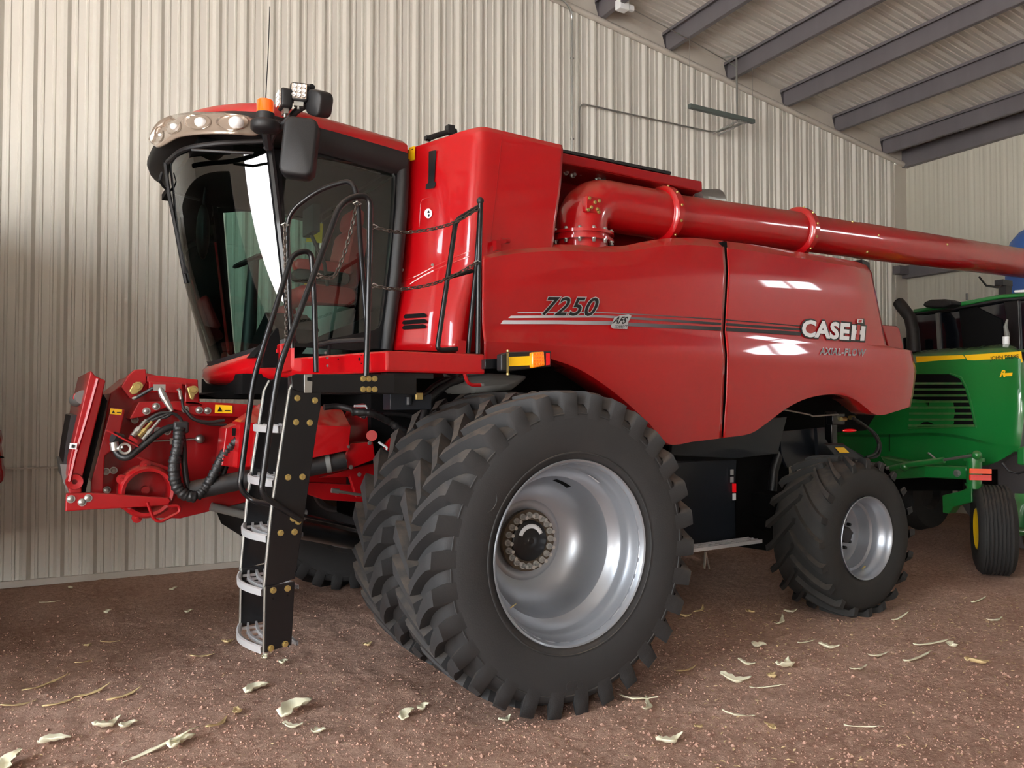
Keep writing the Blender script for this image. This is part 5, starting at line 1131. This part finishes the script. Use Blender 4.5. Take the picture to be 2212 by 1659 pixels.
# exhaust, cab
XC = 7.2
mb = MB(); mb.tube([PX(1940,652,6.75), PX(1946,660,6.75), PX(1966,686,6.75), PX(1972,715,6.75), PX(1974,760,6.75)], [.07,.075,.075,.075,.08], 20); ob('exhaust_pipe', mb, M['plast'], gr, smooth=60, label='curved black exhaust stack')
mb = MB(); mb.cyl(PX(1938,651,6.74), PX(1941,654,6.74), .055, n=20); ob('exhaust_mouth', mb, M['void'], gr)
gp('cab_side_window', [(1975,672),(2050,664),(2160,643),(2260,640),(2270,800),(1972,790)], XC, 1.1, 'gdark', .03, lab='dark cab windows')
gp('cab_roof', [(1972,668),(2050,656),(2160,636),(2290,626),(2290,634),(2160,645),(2050,666),(1972,676)], XC-.12, 1.3, 'green', .015, lab='thin green cab roof edge')
gp('cab_roof_rim', [(1974,675),(2050,666),(2160,645),(2290,633),(2290,640),(2160,651),(2050,671),(1974,680)], XC-.10, 1.2, 'plast', .01)
gp('air_intake', [(1996,652),(2010,647),(2040,646),(2054,650),(2055,657),(2040,664),(2000,664),(1992,660)], XC-.35, .25, 'plast', .03)
gp('cab_post', [(2020,668),(2027,668),(2032,756),(2025,756)], XC-.03, .03, 'grayp', 0)
gp('cab_corner_post', [(2166,645),(2200,641),(2206,790),(2190,790)], XC-.03, .06, 'black', .01)
gp('cab_inner_panel', [(2070,660),(2100,658),(2164,690),(2168,750),(2080,756)], XC-.02, .03, 'void', .01)
mb = MB(); mb.cyl(PX(2173,748,6.9), PX(2173,727,6.9), .035, n=16); ob('white_bottle', mb, M['white'], gr)
mb = MB(); mb.tube([PX(2176,726,6.95), PX(2172,705,6.95), PX(2176,690,6.95)], [.03,.022,.012], 8); ob('canvas_boot', mb, M['beige'], gr)
gp('roof_light_bar', [(2190,627),(2260,622),(2260,630),(2190,632)], XC-.2, .2, 'white', .01)
mb = MB(); mb.cyl(PX(2089,648,XC), PX(2089,634,XC), .015); ob('roof_aerial', mb, M['grayp'], gr)
gp('side_step_box', [(1950,730),(1958,728),(1962,765),(1952,770)], 6.9, .1, 'void', .01)
# caster frame
mb = MB(); X5 = 5.95
mb.prism([PX(1900,985,X5+.25), PX(2000,1006,X5), PX(2090,1008,X5), PX(2092,1036,X5), PX(2000,1032,X5), PX(1930,1035,X5+.1)], (.22,0,0)); ob('axle_beam', mb, M['green'], gr, smooth=0, bevel=.02, label='green axle beam')
mb = MB(); mb.tube([PX(1925,1012,X5-.1), PX(1960,1004,X5-.1), PX(2040,994,X5-.1)], .035, 12); ob('tie_cylinder', mb, M['green'], gr)
mb = MB(); mb.tube([PX(1915,1012,X5-.1), PX(1950,1005,X5-.1)], .02, 10); ob('piston_rod', mb, M['steel'], gr)
mb = MB(); mb.tube([PX(2030,995,X5-.1), PX(2104,983,X5-.1)], .016, 8); ob('piston_rod', mb, M['steel'], gr)
mb = MB(); mb.tube([PX(2005,978,X5-.1), PX(2022,992,X5-.1)], .012, 6); ob('rod_fitting', mb, M['steel'], gr)
for x, y in ((1954,1008),(2110,983)): mb = MB(); mb.ball(PX(x, y, X5-.1), .05, n=16); ob('rod_end', mb, M['green'], gr)
mb = MB(); mb.cyl(PX(2104,980,X5), PX(2104,1055,X5), .075, n=24); mb.cyl(PX(2104,1044,X5), PX(2104,1049,X5), .09, n=24); mb.cyl(PX(2104,988,X5), PX(2104,996,X5), .1, n=24); ob('caster_post', mb, M['green'], gr, smooth=40, label='green caster post')
mb = MB(); mb.bolt(PX(2068,1022,X5), (-1,0,0), .03, .03); ob('axle_bolt', mb, M['steel'], gr)
YB = PX(2118, 1012, X5-.2)
for y0, y1, mt in ((1012,1023,'orlens'),(1025,1037,'redlens')):
    mb = MB(); mb.add([P(2095,y0,YB.y), P(2141,y0+1,YB.y), P(2141,y1+1,YB.y), P(2095,y1,YB.y)], [(0,1,2,3)]); ob('reflector', mb, M[mt], gr, smooth=0, solid=.01)
mb = MB(); mb.prism([PX(2035,1070,X5+.1), PX(2070,1062,X5+.1), PX(2100,1050,X5+.1), PX(2100,1085,X5+.1), PX(2060,1095,X5+.1), PX(2050,1110,X5+.1), PX(2036,1108,X5+.1)], (.15,0,0)); ob('caster_fork', mb, M['green'], gr, smooth=0, bevel=.01)
# caster wheel
cw = PZ(2128, 1245); rW = .0
zc = (cw - CAM).dot(FW); rW = (1250-1055)/F*zc/2
cc = V((cw.x, cw.y, rW)) + V((.18,.0,0))
ang = math.radians(34); ax = V((math.sin(ang)*-1, math.cos(ang)*-1, 0)); 
# wheel axis nearly along the view's left so that the tread faces the camera
vd = V((cc.x-CAM.x, cc.y-CAM.y, 0)).normalized(); ax = (V((-vd.y, vd.x, 0))*.99 - vd*.13).normalized()
prof = [(rW*.45,-.14),(rW*.62,-.175),(rW*.80,-.18),(rW*.92,-.16),(rW*.97,-.13)]
for k in range(7):
    c_ = -.11 + k*.22/6; prof += [(rW, c_-.012), (rW, c_+.008), (rW-.012, c_+.011), (rW-.012, c_+.016)]
prof += [(rW*.97,.13),(rW*.92,.16),(rW*.80,.18),(rW*.62,.175),(rW*.45,.14)]
mb = MB(); mb.lathe(prof, cc, ax, 72); ct = ob('caster_tire', mb, M['rubber2'], gr, smooth=40, label='small ribbed caster tire with yellow wheel')
mb = MB(); mb.lathe([(rW*.47,.15),(rW*.45,.165),(rW*.42,.14),(rW*.2,.10),(.001,.10)], cc, ax, 48); ob('yellow_rim', mb, M['yrim'], ct, smooth=40)
mb = MB(); mb.lathe([(rW*.45,-.14),(rW*.42,-.14),(.001,-.1)], cc, ax, 48); ob('yellow_rim', mb, M['yrim'], ct)
mb = MB(); c2 = cc - ax*.32 + V((0,0,.02)); mb.lathe([(.001,-.02),(.2,-.03),(.27,0),(.2,.03),(.001,.02)], c2, ax, 32); ob('green_wheel_shield', mb, M['green'], gr, smooth=40)
mb = MB(); mb.tube([cc - ax*.3, cc + ax*.12], .04, 12); mb.prism([cc - ax*.24 + V((0,0,-.05)), cc - ax*.24 + V((0,0,.4)), cc - ax*.2 + V((0,0,.4)), cc - ax*.2 + V((0,0,-.05))], V((.1,-.1,0))); ob('caster_leg', mb, M['green'], gr)
# big drive tyre at the far right and frame underneath
mb = MB(); bt_ = V((8.1,-3.1,.85)); mb.lathe([(.001,-.02),(.36,-.04),(.42,-.2),(.7,-.24),(.82,-.2),(.85,0),(.82,.2),(.7,.24),(.42,.2),(.36,.04),(.001,.02)], V((PX(2225,1040,8.0).x, PX(2225,1040,8.0).y, .85)), (1,0,0), 64); ob('drive_tire', mb, mat('dusty_tire_rubber', (112, 110, 112), .8), gr, smooth=50, label='large dusty grey drive tire')
mb = MB(); mb.prism([PX(1850,1010,GX+.5), PX(2080,1020,GX+.5), PX(2080,1060,GX+.5), PX(1850,1060,GX+.5)], (.8,0,0)); ob('frame_rail', mb, M['void'], gr)
mb = MB(); mb.lathe([(.001,-.03),(.22,-.05),(.25,-.15),(.5,-.18),(.56,0),(.5,.18),(.25,.15),(.001,.03)], V((PX(1990,1080,8.3).x, PX(1990,1080,8.3).y, .56)), (0,1,0), 48); ob('far_caster_tire', mb, M['rubber2'], gr)
gp('green_bracket', [(2196,968),(2216,962),(2216,1006),(2196,1004)], GX-.05, .2, 'green', .02)
mb = MB(); mb.tube([PX(2165,1000,GX), PX(2180,1018,GX), PX(2200,1022,GX), PX(2216,1018,GX)], .014, 6); ob('cable_loop', mb, M['plast'], gr)
# ================================================================== RED HEADER SLIVER AT THE LEFT EDGE, WITH AN ADDED LIGHT BLOCKER
hx = P(-30, 985, 1.2); HX = -3.22
hd = thing('crop_header', 'red implement just entering the picture at the left edge beside the wall, with an added unseen body that blocks light', 'implement', (HX-1, 1.0, 0))
mb = MB(); mb.pprism([(-60,930),(-2,932),(2,950),(-1,968),(3,990),(4,1012),(7,1020),(6,1040),(0,1044),(-60,1050)], 1.2, .5); ob('header_frame', mb, M['red2'], hd, bevel=.01)
mb = MB(); mb.pprism([(0,985),(8,987),(9,989),(0,990)], 1.18, .03); ob('header_pin', mb, M['void'], hd)
mb = MB(); mb.prism([(HX-.15,-.9,.5),(HX-.15,-.9,2.9),(HX-.5,-.9,3.7),(HX-1.4,-.9,3.6),(HX-2.4,-.9,1.9),(HX-2.6,-.9,.45)], (0,3.5,0)); ob('light_blocker_body', mb, M['plast'], hd, smooth=0, bevel=.03)  # unseen dark bulk added to keep light off the lower left wall and floor
mb = MB(); mb.tube([V((HX-.25,-.5,.0)), V((HX-.25,-.5,.6))], .05); mb.tube([V((HX-.25,2.3,.0)), V((HX-.25,2.3,.6))], .05); mb.tube([V((HX-2.1,-.5,.0)), V((HX-2.1,-.5,.6))], .05); mb.tube([V((HX-2.1,2.3,.0)), V((HX-2.1,2.3,.6))], .05); ob('light_blocker_stand', mb, M['red2'], hd)  # legs under the added unseen bulk
# ================================================================== CORN HUSKS AND CHAFF ON THE DIRT
M['husk'] = mat('dry_husk', (226, 200, 148), .7, var=.25, vscale=18)
M['husk2'] = mat('pale_husk', (250, 238, 206), .65, var=.2, vscale=18)
M['chaff'] = mat('chaff', (226, 196, 152), .8, var=.3, vscale=8)
rnd = random.Random(11)
def husk_mesh(seed, L_, wd, curl, bend):
    r = random.Random(seed); n = 9; rows = []
    for i in range(n):
        s = i/(n-1); w_ = wd*(math.sin(PI*(.08+.92*s)**.8)**.7)*(1-.25*s) + .001
        y = bend*(s-.5)**2*4; z = .004 + curl*.55*abs(s-.45)**1.6*2 + r.uniform(0,.003)
        row = []
        for k in range(4):
            v = (k/3-.5)*2; row.append(V((L_*(s-.5) + r.uniform(-.003,.003), y*.5 + v*w_/2*r.uniform(.7,1.25) + .25*w_*math.sin(s*7+seed), z*(1+.5*math.sin(s*5+seed)) + .35*w_*v*v + r.uniform(-.003,.003))))
        rows.append(row)
    mb = MB(); mb.grid(rows); return mb
protos = []
specs = [(.14,.03,.02,.02),(.12,.05,.03,.01),(.19,.026,.015,.03),(.08,.045,.022,.0),(.24,.018,.015,.03),(.13,.065,.04,.015),(.05,.022,.012,.005)]
def place(o, px, py, ang, s):
    p = PZ(px, py); p.z = gz(p.x, p.y) + .004
    o.location = p; o.rotation_euler = (rnd.uniform(-.12,.12), rnd.uniform(-.12,.12), ang); o.scale = (s*1.25, s*1.25, s*1.35)
# (px, py, proto, angle, scale, pale, label)
big = [(105,1477,4,.6,1.1,0,'long forked tan husk strip on the shaded dirt at the far left'),
 (640,1537,5,.35,1.5,1,'broad pale curled husk lying alone in front of the ladder, left of the big tire'),
 (556,1489,5,.2,1.1,1,'upright curled pale husk with a shadow to its right, below the ladder'),
 (117,1603,5,-.4,1.0,1,'short pale husk scrap standing in the lower left foreground'),
 (235,1565,1,.7,1.2,1,'pale boat-shaped husk above the foreground scraps at the left'),
 (278,1566,3,-.2,1.0,1,'small curled husk touching the pale boat-shaped one at the left'),
 (395,1606,5,.5,1.1,1,'rounded pale husk on the long straight straw in the left foreground'),
 (345,1617,4,.25,1.5,1,'long straight pale straw in the left foreground'),
 (475,1568,2,.9,1.0,0,'bent tan husk with a loose tail, left foreground'),
 (512,1541,3,1.2,1.0,0,'small raised tan husk tip left of the broad curled husk'),
 (25,1648,5,1.0,1.2,1,'pale husk cut by the lower left corner of the picture'),
 (205,1497,2,.5,1.0,0,'thin tan husk left of centre on the brown dirt'),
 (275,1500,2,.55,1.0,0,'twisted tan husk beside the thin one on the brown dirt'),
 (135,1520,2,.45,.9,0,'flat tan strip below the forked husk at the left'),
 (40,1523,2,.2,.8,0,'small curved tan strip at the left edge of the dirt'),
 (437,1419,2,-.1,.7,0,'brown sliver of husk behind the ladder foot on the left'),
 (493,1384,3,.1,.9,0,'tan husk scrap directly beside the lowest ladder step'),
 (573,1420,3,.8,.8,1,'tiny pale husk just under the ladder'),
 (612,1433,3,.2,.8,1,'small pale flake to the right under the ladder'),
 (795,1391,3,.5,.9,0,'thin tan leaf between the ladder and the dual tires'),
 (632,1572,1,-.6,.8,1,'curved pale husk curl below the broad one'),
 (690,1583,3,-1.0,.9,1,'small upright pale husk tip in the centre foreground'),
 (880,1548,5,.6,.9,1,'cluster of pale torn husk left of the big tire contact'),
 (915,1528,3,.2,.9,1,'husk flake close to the foot of the big tire'),
 (1400,1527,2,.8,1.2,1,'pale folded husk strip, right arm of the V in front of the tires'),
 (1378,1512,2,-.9,1.0,1,'pale folded husk strip, left arm of the V in front of the tires'),
 (1093,1558,1,.4,.7,1,'small husk right of the tire contact in the foreground'),
 (1590,1470,1,-.8,1.3,1,'striped pale husk leaning on a clod between the two wheels'),
 (1700,1443,1,.45,1.5,1,'broad pale husk blade in the open floor right of centre'),
 (1515,1320,2,.5,1.1,0,'tan husk behind the big tire in the shade'),
 (1482,1331,3,-.5,1.0,0,'grey brown husk curl behind the big tire in the shade'),
 (1622,1324,1,.2,.8,0,'tan boat husk in front of the rear tire'),
 (1690,1343,2,.5,1.2,1,'long thin pale husk in front of the rear tire'),
 (1710,1324,1,-.4,.8,1,'pale husk touching the tread shade of the rear tire'),
 (1950,1334,4,.1,1.0,1,'long pale straw right of the rear tire'),
 (2020,1390,4,-.3,1.2,1,'pale blade with a frayed end on the right side floor'),
 (2056,1396,3,.4,1.2,1,'rounded pale husk beside the frayed blade'),
 (2155,1339,2,.0,1.0,1,'wavy pale husk near the right edge'),
 (2120,1299,4,.05,1.0,1,'thin pale straw below the caster wheel'),
 (1792,1399,1,-.9,1.0,1,'small forked pale husk in the middle of the right floor'),
 (1640,1401,3,-.9,1.1,1,'pale husk bud left of the forked one'),
 (1612,1436,1,-.9,.8,1,'pale doubled husk flake above the striped husk'),
 (1660,1484,4,-.5,.8,1,'thin pale straw right of the striped husk'),
 (1668,1464,3,.3,1.0,0,'reddish brown clod-like husk right of the striped husk'),
 (1595,1546,2,-.7,.8,1,'curved pale straw below the striped husk'),
 (1866,1571,4,-.9,.7,1,'short slanted straw in the lower right floor'),
 (1663,1572,1,1.2,.8,0,'upright tan husk in the lower right floor'),
 (1452,1599,1,-.1,1.1,1,'white husk flake with a dark dent in the lower foreground'),
 (1860,1443,2,.0,.8,1,'pale thin leaf right of the broad blade'),
 (1990,1420,4,.05,1.3,1,'long faint straw across the right floor'),
 (2115,1436,1,-.4,1.2,0,'dusty tan husk by the rut at the right edge'),
 (1900,1418,2,-.2,.8,1,'pale curved sliver left of the long faint straw'),
 (1745,1386,4,0,.7,1,'thin straw in line with the rear tire'),
 (1487,1443,2,.0,.8,0,'tan sliver right of the big tire lugs'),
 (1510,1568,1,.2,.5,0,'tiny tan flake in the lower foreground'),
 (375,1272,3,.3,.8,1,'pale scrap at the foot of the wall behind the ladder'),
 (152,1272,3,1.2,.8,1,'pale chip at the foot of the wall on the far left'),
 (108,1304,4,.1,.6,1,'thin pale straw on the dark floor near the wall'),
 (232,1326,3,.6,.8,1,'pale double chip on the dark floor near the wall'),
 (408,1322,3,-.1,.7,1,'pale chip on the dark floor left of the ladder'),
 (190,1393,3,.7,.7,0,'small tan leaf in the shade at the left'),
 (238,1384,2,-.1,.6,0,'thin tan leaf in the shade at the left'),
 (184,1428,2,.5,.6,0,'tan sliver below the small leaf in the shade')]
pc = {}
for i, (x, y, k, a, s, pale, lab) in enumerate(big):
    key = (k, pale)
    if key not in pc:
        L_, w_, c_, b_ = specs[k]; o = ob('corn_husk', husk_mesh(k*7+pale, L_, w_, c_, b_), M['husk2' if pale else 'husk'], None, smooth=60, solid=.0015, fix=False); pc[key] = o
    else: o = pc[key].copy(); COL.objects.link(o)
    place(o, x, y, a, s); tag(o, lab, 'corn husk', 'dry corn husks on the dirt floor')
# unnumbered small chaff
mb = MB()
def flake(p, s, r):
    a = r.uniform(0, 2*PI); d = V((math.cos(a), math.sin(a), r.uniform(-.2,.3)))*s; w_ = V((-math.sin(a), math.cos(a), r.uniform(-.3,.3)))*s*r.uniform(.15,.5); n_ = V((0,0,s*.12))
    mb.add([p-d, p-w_+n_, p+d*.9, p+w_+n_*.5], [(0,1,2),(0,2,3)])
r = random.Random(5)
for i in range(3600):
    if i % 2: x, y = r.uniform(1450,2212), 1290 + abs(r.gauss(0, 1))*90
    else: x, y = r.uniform(0,2212), r.uniform(1290,1659)
    if y > 1659: continue
    p = PZ(x, y); 
    if p.y > 2.6: continue
    p.z = gz(p.x, p.y) + .004; flake(p, r.uniform(.006,.020)*(1 if x > 1400 else .6), r)
tag(ob('chaff', mb, M['chaff'], None, smooth=0, fix=False), 'fine pale chaff scattered over the red dirt floor', 'chaff', kind='stuff')
mb = MB()
for i in range(9000):
    x, y = r.uniform(-50,2260), 1300 + 360*r.random()**.8; p = PZ(x, y); s = r.uniform(.003,.009)*(1 + .9*(r.random() < .06)); p.z = gz(p.x, p.y) + s*.3
    if p.y > 2.6: continue
    q = [p + V((r.uniform(-1,1), r.uniform(-1,1), r.uniform(-.6,.9))).normalized()*s*r.uniform(.7,1.1) for _ in range(2)]
    u = V((r.uniform(-1,1), r.uniform(-1,1), r.uniform(-.3,.3))).normalized()*s; w_ = V((-u.y, u.x, 0))*r.uniform(.6,1)
    mb.add([p+u, p+w_, p-u, p-w_, p+V((0,0,s*r.uniform(.5,.9))), p-V((0,0,s))], [(0,1,4),(1,2,4),(2,3,4),(3,0,4),(1,0,5),(2,1,5),(3,2,5),(0,3,5)])
M['crumb'] = mat('soil_crumb', (192, 152, 134), .9, var=.35, vscale=40, spec=.2)
tag(ob('soil_crumbs', mb, M['crumb'], None, smooth=0, fix=False), 'small crumbs of red soil scattered over the dirt floor', 'soil', kind='stuff')
# ================================================================== DAYLIGHT
w = bpy.data.worlds.new('world'); sc.world = w; w.use_nodes = True; nt = w.node_tree; N = nt.nodes; L = nt.links
bg = N['Background']; tc = N.new('ShaderNodeTexCoord'); sp = N.new('ShaderNodeSeparateXYZ'); L.new(tc.outputs['Generated'], sp.inputs[0])
rp = N.new('ShaderNodeValToRGB'); e = rp.color_ramp.elements
mr = N.new('ShaderNodeMapRange'); mr.inputs['From Min'].default_value = -1; mr.inputs['From Max'].default_value = 1; L.new(sp.outputs['Z'], mr.inputs['Value']); L.new(mr.outputs[0], rp.inputs[0])
# bright dry ground below the horizon, an added dim horizon band, then open sky (Z of the direction, mapped to 0..1)
stops = [(0.0, (1.12, 1.08, 1.03)), (.485, (1.22, 1.18, 1.14)), (.497, (.8, .7, .6)), (.503, (.6, .62, .6)), (.54, (1.0, 1.0, 1.0)), (.65, (.85, .93, 1.0)), (1.0, (.60, .76, 1.0))]
e[0].position = 0.0; e[0].color = stops[0][1] + (1,); e[1].position = 1.0; e[1].color = stops[-1][1] + (1,)
for pos, c in stops[1:-1]: q = e.new(pos); q.color = c + (1,)
L.new(rp.outputs[0], bg.inputs[0]); bg.inputs[1].default_value = 14.0
sc.view_settings.exposure = EXPOSURE
